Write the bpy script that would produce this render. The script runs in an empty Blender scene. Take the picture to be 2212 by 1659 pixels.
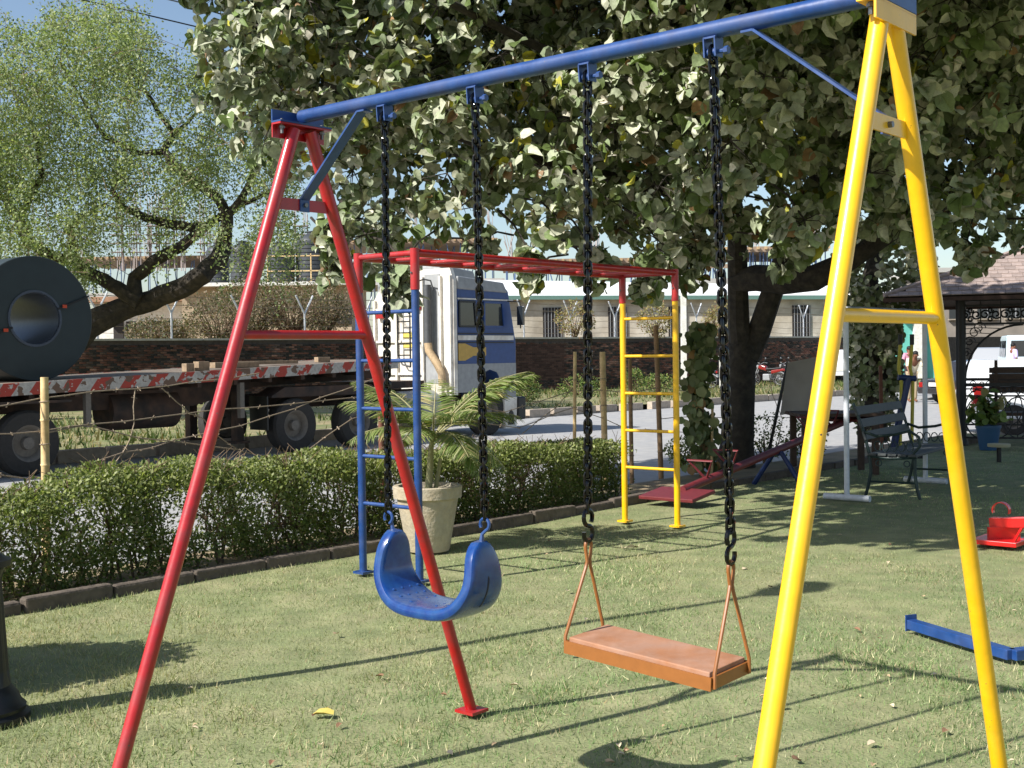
import bpy, math, random
import numpy as np
from mathutils import Vector, Matrix
random.seed(7)
rng = np.random.default_rng(7)
S = bpy.context.scene
COL = S.collection
R = math.radians
V = Vector

# ------------------------------------------------------------------ camera
F, PT, RL, CH = 2630.1, .0248, -.0135, 1.5      # focal length and survey units of a 2212 x 1659 plate
fwd = V((0, math.cos(PT), -math.sin(PT)))
upv = V((0, math.sin(PT), math.cos(PT)))
rgt = V((1, 0, 0))
cR, sR = math.cos(RL), math.sin(RL)
cx = rgt * cR + upv * sR
cy = rgt * -sR + upv * cR
camd = bpy.data.cameras.new('camera')
cam = bpy.data.objects.new('camera', camd)
COL.objects.link(cam)
M = Matrix((cx, cy, -fwd)).transposed().to_4x4()
M.translation = V((0, 0, CH))
cam.matrix_world = M
camd.sensor_width = 36
camd.lens = F / 2212 * 36
camd.clip_start = .05
camd.clip_end = 3000
S.camera = cam

# ------------------------------------------------------------------ sky, sun, exposure
SUN_EL = R(41)
SUN_DIR = V((-.8400 * math.cos(SUN_EL), -.5430 * math.cos(SUN_EL), math.sin(SUN_EL))).normalized()   # towards the sun
w = bpy.data.worlds.new('World')
S.world = w
w.use_nodes = True
nt = w.node_tree
sky = nt.nodes.new('ShaderNodeTexSky')
sky.sky_type = 'NISHITA'
sky.sun_disc = False
sky.sun_elevation = SUN_EL
sky.sun_rotation = math.atan2(SUN_DIR.x, SUN_DIR.y)
sky.air_density = 1.0
sky.dust_density = 1.0
sky.ozone_density = 1.0
bg = nt.nodes['Background']
bg.inputs['Strength'].default_value = .1
nt.links.new(sky.outputs[0], bg.inputs[0])
sl = bpy.data.lights.new('sun', 'SUN')
sl.energy = 5.0
sl.angle = R(.55)
sl.color = (1.0, .965, .91)
so = bpy.data.objects.new('sun', sl)
COL.objects.link(so)
so.rotation_euler = SUN_DIR.to_track_quat('Z', 'Y').to_euler()
so.location = (-20, -10, 30)
S.view_settings.view_transform = 'Standard'
S.view_settings.look = 'None'
S.view_settings.exposure = .62
S.view_settings.gamma = 1
S.view_settings.use_curve_mapping = False
S.cycles.use_denoising = True
S.cycles.max_bounces = 6
S.cycles.transparent_max_bounces = 6

# ------------------------------------------------------------------ survey helpers
def ray(u, v):
    dx, dy = u - 1106, v - 829.5
    X = cR * dx + sR * dy
    Y = -sR * dx + cR * dy
    return rgt * (X / F) + upv * (-Y / F) + fwd

def G(u, v, z=0.):          # where a sight line meets the level z
    r = ray(u, v)
    return V((0, 0, CH)) + r * ((z - CH) / r.z)

def W(u, v, d):             # the point of a sight line at distance d
    r = ray(u, v)
    return V((0, 0, CH)) + r * (d / r.y)

TD = V((.6494, .7605, 0))       # along the road, hedge and fence
ND = V((.7605, -.6494, 0))      # from the road towards the lawn
BORDER0 = V((-2.97, 7.26, 0))   # a point of the lawn edging
ROADZ = -.25
def line(s, o=0, z=0):          # s metres along the lawn edging, o metres behind it
    return BORDER0 + TD * s - ND * o + V((0, 0, z))

# ------------------------------------------------------------------ materials
def lin(r, g, b):
    f = lambda c: (c / 255 / 12.92) if c / 255 <= .04045 else ((c / 255 + .055) / 1.055) ** 2.4
    return (f(r), f(g), f(b))

MATS = {}
def mat(name, col, rough=.5, metal=0., var=0., scale=6., bump=0., bscale=40., coat=0., spec=.5, col2=None, detail=4., attr=False, rand=0., trans=0., alpha=1., tcol=None, chips=False):
    if name in MATS:
        return MATS[name]
    m = bpy.data.materials.new(name)
    m.use_nodes = True
    n = m.node_tree
    L = n.links.new
    b = n.nodes['Principled BSDF']
    b.inputs['Roughness'].default_value = rough
    b.inputs['Metallic'].default_value = metal
    b.inputs['Specular IOR Level'].default_value = spec
    if coat:
        b.inputs['Coat Weight'].default_value = coat
        b.inputs['Coat Roughness'].default_value = .12
    tc = n.nodes.new('ShaderNodeTexCoord')
    if attr:
        a = n.nodes.new('ShaderNodeAttribute'); a.attribute_name = 'tint'
        out = a.outputs['Color']
    else:
        rgb = n.nodes.new('ShaderNodeRGB'); rgb.outputs[0].default_value = (*col, 1)
        out = rgb.outputs[0]
    if var or col2:
        nz = n.nodes.new('ShaderNodeTexNoise')
        nz.inputs['Scale'].default_value = scale
        nz.inputs['Detail'].default_value = detail
        nz.inputs['Roughness'].default_value = .62
        L(tc.outputs['Object'], nz.inputs['Vector'])
        if col2:
            mx = n.nodes.new('ShaderNodeMix'); mx.data_type = 'RGBA'
            rp = n.nodes.new('ShaderNodeValToRGB')
            rp.color_ramp.elements[0].position = .38
            rp.color_ramp.elements[1].position = .66
            L(nz.outputs['Fac'], rp.inputs['Fac'])
            L(rp.outputs['Color'], mx.inputs['Factor'])
            L(out, mx.inputs[6])
            mx.inputs[7].default_value = (*col2, 1)
            out = mx.outputs[2]
        if var:
            mr = n.nodes.new('ShaderNodeMapRange')
            mr.inputs[1].default_value = .25; mr.inputs[2].default_value = .75
            mr.inputs[3].default_value = 1 - var; mr.inputs[4].default_value = 1 + var
            nz2 = n.nodes.new('ShaderNodeTexNoise')
            nz2.inputs['Scale'].default_value = scale * 2.3; nz2.inputs['Detail'].default_value = 5
            L(tc.outputs['Object'], nz2.inputs['Vector'])
            L(nz2.outputs['Fac'], mr.inputs[0])
            vm = n.nodes.new('ShaderNodeVectorMath'); vm.operation = 'SCALE'
            L(out, vm.inputs[0]); L(mr.outputs[0], vm.inputs['Scale'])
            out = vm.outputs[0]
    if rand:
        oi = n.nodes.new('ShaderNodeObjectInfo')
        mr = n.nodes.new('ShaderNodeMapRange')
        mr.inputs[3].default_value = 1 - rand; mr.inputs[4].default_value = 1 + rand
        L(oi.outputs['Random'], mr.inputs[0])
        vm = n.nodes.new('ShaderNodeVectorMath'); vm.operation = 'SCALE'
        L(out, vm.inputs[0]); L(mr.outputs[0], vm.inputs['Scale'])
        out = vm.outputs[0]
    if chips:
        nc = n.nodes.new('ShaderNodeTexNoise'); nc.inputs['Scale'].default_value = 55; nc.inputs['Detail'].default_value = 3
        L(tc.outputs['Object'], nc.inputs['Vector'])
        cr = n.nodes.new('ShaderNodeValToRGB'); cr.color_ramp.elements[0].position = .735; cr.color_ramp.elements[1].position = .75
        L(nc.outputs['Fac'], cr.inputs['Fac'])
        mx = n.nodes.new('ShaderNodeMix'); mx.data_type = 'RGBA'; L(cr.outputs['Color'], mx.inputs['Factor']); L(out, mx.inputs[6]); mx.inputs[7].default_value = (.09, .06, .045, 1)
        out = mx.outputs[2]
        nd_ = n.nodes.new('ShaderNodeTexNoise'); nd_.inputs['Scale'].default_value = 7; nd_.inputs['Detail'].default_value = 8
        L(tc.outputs['Object'], nd_.inputs['Vector'])
        dr = n.nodes.new('ShaderNodeMapRange'); dr.inputs[1].default_value = .45; dr.inputs[2].default_value = .8; dr.inputs[4].default_value = .1
        L(nd_.outputs['Fac'], dr.inputs[0])
        m2 = n.nodes.new('ShaderNodeMix'); m2.data_type = 'RGBA'; L(dr.outputs[0], m2.inputs['Factor']); L(out, m2.inputs[6]); m2.inputs[7].default_value = (.33, .27, .21, 1)
        out = m2.outputs[2]
        rr_ = n.nodes.new('ShaderNodeMapRange'); rr_.inputs[3].default_value = rough - .06; rr_.inputs[4].default_value = rough + .22
        L(nd_.outputs['Fac'], rr_.inputs[0]); L(rr_.outputs[0], b.inputs['Roughness'])
    L(out, b.inputs['Base Color'])
    if bump:
        nb = n.nodes.new('ShaderNodeTexNoise'); nb.inputs['Scale'].default_value = bscale; nb.inputs['Detail'].default_value = 6
        L(tc.outputs['Object'], nb.inputs['Vector'])
        bp = n.nodes.new('ShaderNodeBump'); bp.inputs['Strength'].default_value = bump; bp.inputs['Distance'].default_value = .02
        L(nb.outputs['Fac'], bp.inputs['Height']); L(bp.outputs[0], b.inputs['Normal'])
    if trans:
        t = n.nodes.new('ShaderNodeBsdfTranslucent')
        if tcol:
            vm = n.nodes.new('ShaderNodeVectorMath'); vm.operation = 'MULTIPLY'
            L(out, vm.inputs[0]); vm.inputs[1].default_value = tcol
            L(vm.outputs[0], t.inputs['Color'])
        else:
            L(out, t.inputs['Color'])
        ms = n.nodes.new('ShaderNodeMixShader'); ms.inputs[0].default_value = trans
        L(b.outputs[0], ms.inputs[1]); L(t.outputs[0], ms.inputs[2])
        L(ms.outputs[0], n.nodes['Material Output'].inputs['Surface'])
    if alpha < 1:
        b.inputs['Alpha'].default_value = alpha
    MATS[name] = m
    return m

RED = mat('red_paint', lin(172, 14, 20), .32, var=.12, scale=14, coat=.35, bump=.03, bscale=60, col2=lin(150, 24, 32), chips=True)
YEL = mat('yellow_paint', lin(240, 184, 10), .3, var=.07, scale=12, coat=.35, bump=.03, bscale=60, chips=True)
BLU = mat('blue_paint', lin(15, 56, 114), .36, var=.12, scale=16, coat=.3, bump=.03, bscale=60, col2=lin(22, 66, 126), chips=True)
NAVY = mat('navy_paint', lin(24, 44, 92), .4, var=.15, scale=16)
MAROON = mat('shaded_maroon_paint', lin(106, 38, 42), .5, var=.2, scale=10)  # darkened so the colour carries the tree's shade on the seesaw
SEATBLU = mat('blue_plastic', lin(11, 52, 118), .26, var=.14, scale=18, coat=.45, col2=lin(28, 72, 130), bump=.04, bscale=30)
ORANGE = mat('orange_paint', lin(142, 88, 42), .42, var=.1, scale=12, coat=.15)
DUSTY = mat('dusty_orange_board', lin(164, 126, 104), .8, var=.14, scale=7, col2=lin(152, 104, 72), bump=.05, bscale=90)
CHAIN = mat('black_enamel', lin(4, 4, 5), .13, spec=.4)
BOLT = mat('steel_bolt', lin(120, 120, 120), .4, metal=.8)
BLACK = mat('black_iron', lin(16, 17, 18), .45, var=.2, scale=20)
CONC = mat('concrete', lin(150, 140, 124), .9, var=.25, scale=5, bump=.4, bscale=30)
POTM = mat('planter_concrete', lin(172, 162, 142), .9, var=.16, scale=9, bump=.35, bscale=45, col2=lin(172, 158, 132))
EDGE = mat('edging_concrete', lin(96, 86, 76), .95, var=.35, scale=7, bump=.5, bscale=30, rand=.2)
KERB = mat('kerb_concrete', lin(168, 154, 138), .95, var=.22, scale=5, bump=.4, bscale=22, rand=.15)
ASPH = mat('asphalt', lin(150, 150, 150), .95, var=.1, scale=3, bump=.3, bscale=60, col2=lin(162, 160, 156))
WHITE = mat('white_paint', lin(225, 224, 218), .55, var=.1, scale=6, col2=lin(205, 202, 192))
WPOLE = mat('white_tube', lin(196, 200, 206), .5, var=.12, scale=10)
GREYM = mat('grey_metal', lin(140, 142, 144), .5, var=.15, scale=8)
SKIN = mat('skin', lin(122, 80, 58), .6)
HAIR = mat('hair', lin(18, 15, 14), .7)
GLASS = mat('dark_glass', lin(38, 44, 50), .08, spec=.8)
TYRE = mat('tyre_rubber', lin(52, 50, 48), .9, var=.2, scale=10, bump=.2, bscale=50)
RIM = mat('dusty_rim', lin(110, 104, 96), .7, var=.2, scale=10)
BARK = mat('dark_bark', lin(66, 60, 52), .95, var=.35, scale=7, bump=.9, bscale=18, col2=lin(44, 40, 36))
BARK2 = mat('rough_bark', lin(66, 58, 48), .95, var=.4, scale=4, bump=1., bscale=9, col2=lin(38, 34, 30))
BAMBOO = mat('bamboo', lin(206, 180, 130), .6, var=.2, scale=9, col2=lin(180, 150, 104), rand=.15)
WIRE = mat('rusty_wire', lin(148, 132, 112), .7, metal=.2, var=.3, scale=30)
LEAFY = lambda name, tr=.22, rough=.55, tcol=(1.2, 1.3, .5): mat(name, (0, 0, 0), rough, attr=True, trans=tr, tcol=tcol, spec=.35)

# ------------------------------------------------------------------ mesh builder
WL = {}
class MB:
    def __init__(s):
        s.v = []; s.f = []
    def add(s, vs, fs):
        k = len(s.v)
        s.v += [tuple(v) for v in vs]
        s.f += [tuple(i + k for i in f) for f in fs]
        return s
    def box(s, c, d, rot=None):
        hx, hy, hz = d[0] / 2, d[1] / 2, d[2] / 2
        vs = [V((x, y, z)) for x in (-hx, hx) for y in (-hy, hy) for z in (-hz, hz)]
        if rot is not None: vs = [rot @ v for v in vs]
        c = V(c)
        return s.add([c + v for v in vs], [(0, 1, 3, 2), (4, 6, 7, 5), (0, 4, 5, 1), (2, 3, 7, 6), (0, 2, 6, 4), (1, 5, 7, 3)])
    def bar(s, a, b, wd, ht, up=V((0, 0, 1))):      # flat bar a-b, wd across, ht along up
        a, b = V(a), V(b)
        d = (b - a).normalized()
        x = d.cross(V(up))
        x = x.normalized() if x.length > 1e-6 else V((1, 0, 0))
        u = x.cross(d).normalized()
        q = [(-1, -1), (1, -1), (1, 1), (-1, 1)]
        vs = [p + x * (i * wd / 2) + u * (j * ht / 2) for p in (a, b) for i, j in q]
        return s.add(vs, [(3, 2, 1, 0), (4, 5, 6, 7), (0, 1, 5, 4), (1, 2, 6, 5), (2, 3, 7, 6), (3, 0, 4, 7)])
    def tube(s, pts, r, n=10, cap=True, closed=False):
        pts = [V(p) for p in pts]
        m = len(pts)
        rr = r if isinstance(r, (list, tuple)) else [r] * m
        t0 = (pts[1] - pts[0]).normalized()
        x = t0.orthogonal().normalized()
        vs = []
        for i, p in enumerate(pts):
            if closed: t = (pts[(i + 1) % m] - pts[i - 1]).normalized()
            elif i == 0: t = t0
            elif i == m - 1: t = (pts[i] - pts[i - 1]).normalized()
            else: t = ((pts[i + 1] - p).normalized() + (p - pts[i - 1]).normalized()).normalized()
            x = (x - t * x.dot(t)).normalized()
            y = t.cross(x)
            for k in range(n):
                a = 2 * math.pi * k / n
                vs.append(p + (x * math.cos(a) + y * math.sin(a)) * rr[i])
        fs = []
        for i in range(m if closed else m - 1):
            j = (i + 1) % m
            for k in range(n):
                k2 = (k + 1) % n
                fs.append((i * n + k, i * n + k2, j * n + k2, j * n + k))
        if cap and not closed:
            fs.append(tuple(range(n - 1, -1, -1)))
            fs.append(tuple((m - 1) * n + k for k in range(n)))
        return s.add(vs, fs)
    def lathe(s, prof, c=(0, 0, 0), n=24, rot=None, closed=False):
        c = V(c); vs = []
        for r, z in prof:
            for k in range(n):
                a = 2 * math.pi * k / n
                p = V((r * math.cos(a), r * math.sin(a), z))
                vs.append(c + (rot @ p if rot is not None else p))
        m = len(prof); fs = []
        for i in range(m if closed else m - 1):
            j = (i + 1) % m
            for k in range(n):
                k2 = (k + 1) % n
                fs.append((i * n + k, i * n + k2, j * n + k2, j * n + k))
        if not closed:
            if prof[0][0] > 1e-4: fs.append(tuple(range(n - 1, -1, -1)))
            if prof[-1][0] > 1e-4: fs.append(tuple((m - 1) * n + k for k in range(n)))
        return s.add(vs, fs)
    def prism(s, poly, o, ex, ey, th):       # polygon in the plane o + ex, ey, extruded by the vector th
        o, ex, ey, th = V(o), V(ex), V(ey), V(th)
        b = [o + ex * p[0] + ey * p[1] for p in poly]
        n = len(b)
        fs = [tuple(range(n - 1, -1, -1)), tuple(range(n, 2 * n))]
        fs += [(i, (i + 1) % n, (i + 1) % n + n, i + n) for i in range(n)]
        return s.add(b + [p + th for p in b], fs)
    def ball(s, c, r, nu=12, nv=8):
        r = r if isinstance(r, (tuple, list)) else (r, r, r)
        c = V(c); vs = [c + V((0, 0, r[2]))]; fs = []
        for i in range(1, nv):
            a = math.pi * i / nv
            for k in range(nu):
                b = 2 * math.pi * k / nu
                vs.append(c + V((r[0] * math.sin(a) * math.cos(b), r[1] * math.sin(a) * math.sin(b), r[2] * math.cos(a))))
        vs.append(c - V((0, 0, r[2])))
        for k in range(nu):
            k2 = (k + 1) % nu
            fs.append((0, 1 + k, 1 + k2))
            for i in range(nv - 2):
                fs.append((1 + i * nu + k, 1 + (i + 1) * nu + k, 1 + (i + 1) * nu + k2, 1 + i * nu + k2))
            fs.append((1 + (nv - 2) * nu + k, len(vs) - 1, 1 + (nv - 2) * nu + k2))
        return s.add(vs, fs)
    def mesh(s, name, m, smooth=True, off=V((0, 0, 0))):
        me = bpy.data.meshes.new(name)
        me.from_pydata([(a - off.x, b - off.y, c - off.z) for a, b, c in s.v], [], s.f)
        me.materials.append(m)
        if smooth:
            me.polygons.foreach_set('use_smooth', [True] * len(me.polygons))
            me.set_sharp_from_angle(angle=R(38))
        me.update()
        return me
    def build(s, name, m, parent=None, smooth=True, bevel=0.):
        a = np.array(s.v)
        off = V((a.min(0) + a.max(0)) / 2)
        o = bpy.data.objects.new(name, s.mesh(name, m, smooth, off))
        COL.objects.link(o)
        WL[o.name] = off
        if parent is not None:
            o.parent = parent
            o.location = off - WL[parent.name]
        else:
            o.location = off
        if bevel:
            bv = o.modifiers.new('bevel', 'BEVEL'); bv.width = bevel; bv.segments = 2; bv.limit_method = 'ANGLE'; bv.angle_limit = R(40)
        return o

def tag(o, label=None, cat=None, group=None, kind=None):
    if label: o['label'] = label
    if cat: o['category'] = cat
    if group: o['group'] = group
    if kind: o['kind'] = kind
    return o

def thing(name, loc, label, cat, group=None):
    o = bpy.data.objects.new(name, None)
    o.empty_display_size = .2
    COL.objects.link(o)
    o.location = loc
    WL[o.name] = V(loc)
    return tag(o, label, cat, group)

def linked(name, me, parent, loc, rot=None):        # an alike piece that shares its mesh
    o = bpy.data.objects.new(name, me)
    COL.objects.link(o)
    o.parent = parent
    o.location = V(loc) - (WL[parent.name] if parent is not None else V((0, 0, 0)))
    if rot is not None: o.rotation_euler = rot
    return o

def copy_tree(o, parent=None):
    c = o.copy(); COL.objects.link(c); c.parent = parent
    for ch in list(o.children): copy_tree(ch, c)
    return c

def scatter(name, tv, tf, pos, mats, cols, m, parent=None, kind=None):   # many small leaves as one mesh
    tv = np.array(tv, float); tf = np.array(tf, int)
    N, K = len(pos), len(tv)
    vv = np.einsum('nij,kj->nki', mats, tv) + pos[:, None, :]
    vv = vv.reshape(-1, 3)
    ff = (tf[None] + (np.arange(N) * K)[:, None, None]).reshape(-1, 3)
    off = V((vv.min(0) + vv.max(0)) / 2)
    vv = vv - np.array(off)
    me = bpy.data.meshes.new(name)
    me.vertices.add(len(vv)); me.vertices.foreach_set('co', vv.astype(np.float32).ravel())
    me.loops.add(len(ff) * 3); me.loops.foreach_set('vertex_index', ff.astype(np.int32).ravel())
    me.polygons.add(len(ff))
    me.polygons.foreach_set('loop_start', np.arange(0, len(ff) * 3, 3, dtype=np.int32))
    me.update(calc_edges=True)
    at = me.attributes.new('tint', 'FLOAT_COLOR', 'POINT')
    c4 = np.ones((N, K, 4), np.float32); c4[:, :, :3] = cols[:, None, :]
    at.data.foreach_set('color', c4.ravel())
    me.materials.append(m)
    o = bpy.data.objects.new(name, me); COL.objects.link(o)
    WL[o.name] = off
    if parent is not None:
        o.parent = parent; o.location = off - WL[parent.name]
    else:
        o.location = off
    if kind: o['kind'] = kind
    return o

def frames(ydir, zdir, scale):      # leaf frames: y along the leaf, z its face
    y = ydir / (np.linalg.norm(ydir, axis=1, keepdims=True) + 1e-9)
    x = np.cross(y, zdir); x /= (np.linalg.norm(x, axis=1, keepdims=True) + 1e-9)
    z = np.cross(x, y)
    return np.stack([x, y, z], axis=2) * scale[:, None, None]

def noise3(p, seed=0, octs=3):      # cheap smooth noise from sines
    r = np.random.default_rng(seed); out = np.zeros(len(p))
    for o in range(octs):
        for _ in range(4):
            k = r.normal(size=3) * (1.6 ** o); out += np.sin(p @ k + r.uniform(0, 6.28)) / (1.5 ** o)
    return out / 4

LEAF_V = [(0, 0, 0), (.38, .05, .06), (.52, .36, .11), (.40, .72, .05), (.0, 1, -.14), (-.40, .72, .05), (-.52, .36, .11), (-.38, .05, .06), (0, .45, -.03)]
LEAF_F = [(0, 1, 8), (1, 2, 8), (2, 3, 8), (3, 4, 8), (4, 5, 8), (5, 6, 8), (6, 7, 8), (7, 0, 8)]
SMALL_V = [(0, 0, 0), (.28, .45, .05), (0, 1, 0), (-.28, .45, .05)]
SMALL_F = [(0, 1, 2), (0, 2, 3)]

def palette(n, cols, p, jit=.12):
    idx = rng.choice(len(cols), n, p=p)
    c = np.array([lin(*k) for k in cols])[idx]
    return np.clip(c * (1 + rng.normal(0, jit, (n, 1))), 0, 1)

def sheet(name, pts, m, z=None, kind='structure'):
    me = bpy.data.meshes.new(name)
    me.from_pydata([(p[0], p[1], z if z is not None else p[2]) for p in pts], [], [tuple(range(len(pts)))])
    me.materials.append(m)
    o = bpy.data.objects.new(name, me); COL.objects.link(o); WL[o.name] = V((0, 0, 0))
    if kind: o['kind'] = kind
    return o

# ================================================================== SETTING
SOIL = mat('dry_earth', lin(150, 130, 104), .95, var=.25, scale=2, bump=.4, bscale=14, col2=lin(126, 116, 84))
LAWNM = mat('lawn_thatch', lin(118, 126, 84), .95, var=.22, scale=2.2, bump=.5, bscale=60, col2=lin(142, 140, 102), detail=8)
VERGEM = mat('verge_earth', lin(104, 112, 66), .95, var=.3, scale=1.2, bump=.5, bscale=20, col2=lin(142, 128, 96))
PAVEM = mat('parking_asphalt', lin(146, 144, 140), .95, var=.12, scale=2, bump=.2, bscale=50)

sheet('ground', [(-900, -300), (900, -300), (900, 1500), (-900, 1500)], SOIL, -.30)
KERBP = [V(p + (0,)) for p in ((-33.7, -10.0), (-20.8, 5.3), (-7.76, 20.5), (-5.17, 23.4), (-2.7, 27.4), (-.35, 32.2), (3.1, 36.2), (5.0, 38.0), (11.3, 44.8), (20, 53), (45, 76))]
road_pts = [line(-30, 1.35), line(15, 1.35), V((12, 21.5, 0)), V((70, 4, 0)), V((90, 60, 0))] + KERBP[::-1]
sheet('road', [(p.x, p.y) for p in road_pts], ASPH, ROADZ)
def wallpt(s, z=0): return V((-12.7 + .802 * s, 41.4 + .597 * s, z))
verge_pts = KERBP + [wallpt(75), wallpt(-75)]
sheet('verge', [(p.x - .3, p.y + .3) for p in verge_pts], VERGEM, -.12)
sheet('parking_lot', [(13.5, 41), (60, 30), (70, 80), (24, 60)], PAVEM, .0)

# lawn, slightly uneven, stepped down to the road behind the hedge
lm = bpy.data.meshes.new('lawn')
lv, lf = [], []
NS, NO = 90, 60
for i in range(NS + 1):
    for j in range(NO + 1):
        s_ = -16 + 34 * i / NS
        o_ = .9 - 22 * j / NO
        p = line(s_, o_)
        lv.append((p.x, p.y, .012 * math.sin(p.x * 1.7 + p.y) * math.sin(p.y * 1.3) - .012))
for i in range(NS):
    for j in range(NO):
        a = i * (NO + 1) + j
        lf.append((a, a + 1, a + NO + 2, a + NO + 1))
lm.from_pydata(lv, [], lf); lm.materials.append(LAWNM)
lawn = bpy.data.objects.new('lawn', lm); COL.objects.link(lawn); lawn['kind'] = 'structure'; WL[lawn.name] = V((0, 0, 0))
mb = MB()
for k in range(34):
    mb.bar(line(-16 + k, .92, -.13), line(-16 + k + 1, .92, -.13), .06, .28)
tag(mb.build('retaining_edge', CONC, None, False), kind='structure')
mb = MB()
for (s_, o0, o1, z_) in ((0, .02, .9, .008),):
    a, b, c, d = line(-16, o0, z_), line(15, o0, z_), line(15, o1, z_), line(-16, o1, z_)
    mb.add([a, b, c, d], [(0, 1, 2, 3)])
tag(mb.build('planting_bed', SOIL, None, False), kind='structure')

# far kerb, stone by stone
kerb = MB()
segs = []
acc = 0
stone = MB().box((0, 0, 0), (.88, .2, .34)).mesh('kerb_stone', KERB, False)
kb = bpy.data.objects.new('kerb', None); COL.objects.link(kb); kb['kind'] = 'structure'; WL[kb.name] = V((0, 0, 0))
for a, b in zip(KERBP[1:-1], KERBP[2:]):
    L_ = (b - a).length; d = (b - a) / L_
    n = int(L_ / .9)
    for k in range(n):
        p = a + d * ((k + .5) * L_ / n)
        px = 1106 + F * p.x / max(p.y, 1)
        if p.y < 12 or px < -200 or px > 2300 : continue
        linked('kerb_stone', stone, kb, (p.x, p.y, ROADZ + .05 + random.uniform(-.01, .01)), (random.uniform(-.02, .02), random.uniform(-.01, .01), math.atan2(d.y, d.x) + random.uniform(-.015, .015)))

# lawn edging stones
ed = bpy.data.objects.new('lawn_edging', None); COL.objects.link(ed); ed['kind'] = 'structure'; WL[ed.name] = V((0, 0, 0))
es = MB().box((0, 0, 0), (.585, .085, .16)).mesh('edging_stone', EDGE, False)
for k in range(-4, 27):
    p = line(k * .6 + .3, -.02 + random.uniform(-.008, .008), -.008 + random.uniform(-.015, .012))
    bo = linked('edging_stone', es, ed, p, (0, random.uniform(-.015, .015), math.atan2(TD.y, TD.x) + random.uniform(-.03, .03)))
    bv = bo.modifiers.new('bevel', 'BEVEL'); bv.width = random.uniform(.01, .022); bv.segments = 2

# brick wall
BW = thing('brick_wall', wallpt(0, -.12), 'long soot-stained brick boundary wall with pale coping behind the road', 'wall')
MORTAR = mat('mortar', lin(74, 66, 60), .95, var=.3, scale=3)
BRICKR = mat('brick', lin(92, 64, 54), .95, var=.35, scale=1.5, bump=.4, bscale=30, rand=.45, col2=lin(50, 42, 40))
BRICKA = mat('far_brick', (0, 0, 0), .95, attr=True, var=.3, scale=2)
wang = math.atan2(.597, .802)
RW = Matrix.Rotation(wang, 3, 'Z')
WN = V((.597, -.802, 0))
WALLH = 2.24        # height over the verge
mb = MB().bar(wallpt(-60, -.12 + WALLH / 2), wallpt(70, -.12 + WALLH / 2), .22, WALLH)
mb.build('core', MORTAR, BW, False)
mb = MB()
k = -20.
while k < 45:
    L_ = random.uniform(2.2, 3.2)
    mb.bar(wallpt(k, WALLH - .09 + random.uniform(0, .012)), wallpt(k + L_ - .02, WALLH - .09), .34, .07)
    k += L_
mb.build('coping', mat('pale_coping', lin(176, 172, 162), .9, var=.2, scale=3), BW, False)
bm_ = MB().box((0, 0, 0), (.218, .03, .064)).mesh('brick', BRICKR, False)
pos = []
rows = int((WALLH - .1) / .077)
for r_ in range(rows):
    k = -8 + (.115 if r_ % 2 else 0)
    while k < 46:
        pos.append((k, r_)); k += .23
vis = [(k, r_) for k, r_ in pos if 15.2 < k < 18.6 and r_ > 5][:300]
vs_ = set(vis)
for k, r_ in vis:
    p = wallpt(k + random.uniform(-.006, .006)) + WN * (.115 + random.uniform(0, .006))
    linked('brick', bm_, BW, (p.x, p.y, -.12 + .05 + r_ * .077), (0, 0, wang))
rest = [q for q in pos if q not in vs_]
P = np.array([tuple(wallpt(k) + WN * (.115 + random.uniform(-.003, .007)) + V((0, 0, -.12 + .05 + r_ * .077))) for k, r_ in rest])
bx = [(x * .109, y * .015, z * .032) for x in (-1, 1) for y in (-1, 1) for z in (-1, 1)]
bf = [(0, 4, 5), (0, 5, 1), (0, 1, 3), (0, 3, 2), (4, 6, 7), (4, 7, 5), (1, 5, 7), (1, 7, 3), (0, 2, 6), (0, 6, 4)]
rm = np.repeat(np.array(RW)[None], len(P), 0)
nz = noise3(P * 1.2, 3)
cc = palette(len(P), [(106, 72, 60), (84, 70, 62), (54, 50, 46), (128, 96, 82)], [.32, .26, .32, .1], .2)
cc *= np.clip(1 + .5 * nz, .45, 1.3)[:, None]
scatter('brickwork', bx, bf, P, rm, cc, BRICKA, BW, 'stuff')
# Y brackets on the wall top with wire strands
ypm = MB()
ypm.tube([(0, 0, -.1), (0, 0, .95)], .035, 6).tube([(0, 0, .93), (-.36, 0, 1.62)], .032, 6).tube([(0, 0, .93), (.36, 0, 1.62)], .032, 6)
ypost = ypm.mesh('fence_bracket', WPOLE, True)
for i, k in enumerate(np.arange(-9, 44, 2.55)):
    p = wallpt(k, WALLH - .1)
    o = linked('fence_bracket', ypost, None, p, (0, 0, wang + random.uniform(-.1, .1)))
    tag(o, 'white Y-shaped steel wire bracket standing on top of the brick wall', 'bracket', 'wire brackets on the brick wall')
for i, (dz, off) in enumerate(((.25, 0), (.5, 0), (.75, 0), (1.2, -.15), (1.2, .15), (1.5, -.3), (1.5, .3))):
    mb = MB()
    for k in np.arange(-9, 42, 2.55):
        a = wallpt(k, WALLH - .1 + dz); b = wallpt(k + 2.55, WALLH - .1 + dz)
        o_ = V((.802, .597, 0)) * off
        mid = (a + b) / 2 - V((0, 0, random.uniform(.01, .09)))
        mb.tube([a + o_, mid + o_, b + o_], .009, 4, False)
    tag(mb.build('wire_strand', WIRE, None), 'thin sagging wire strand strung between the Y brackets on the wall', 'wire', 'wire strands over the brick wall')

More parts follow.
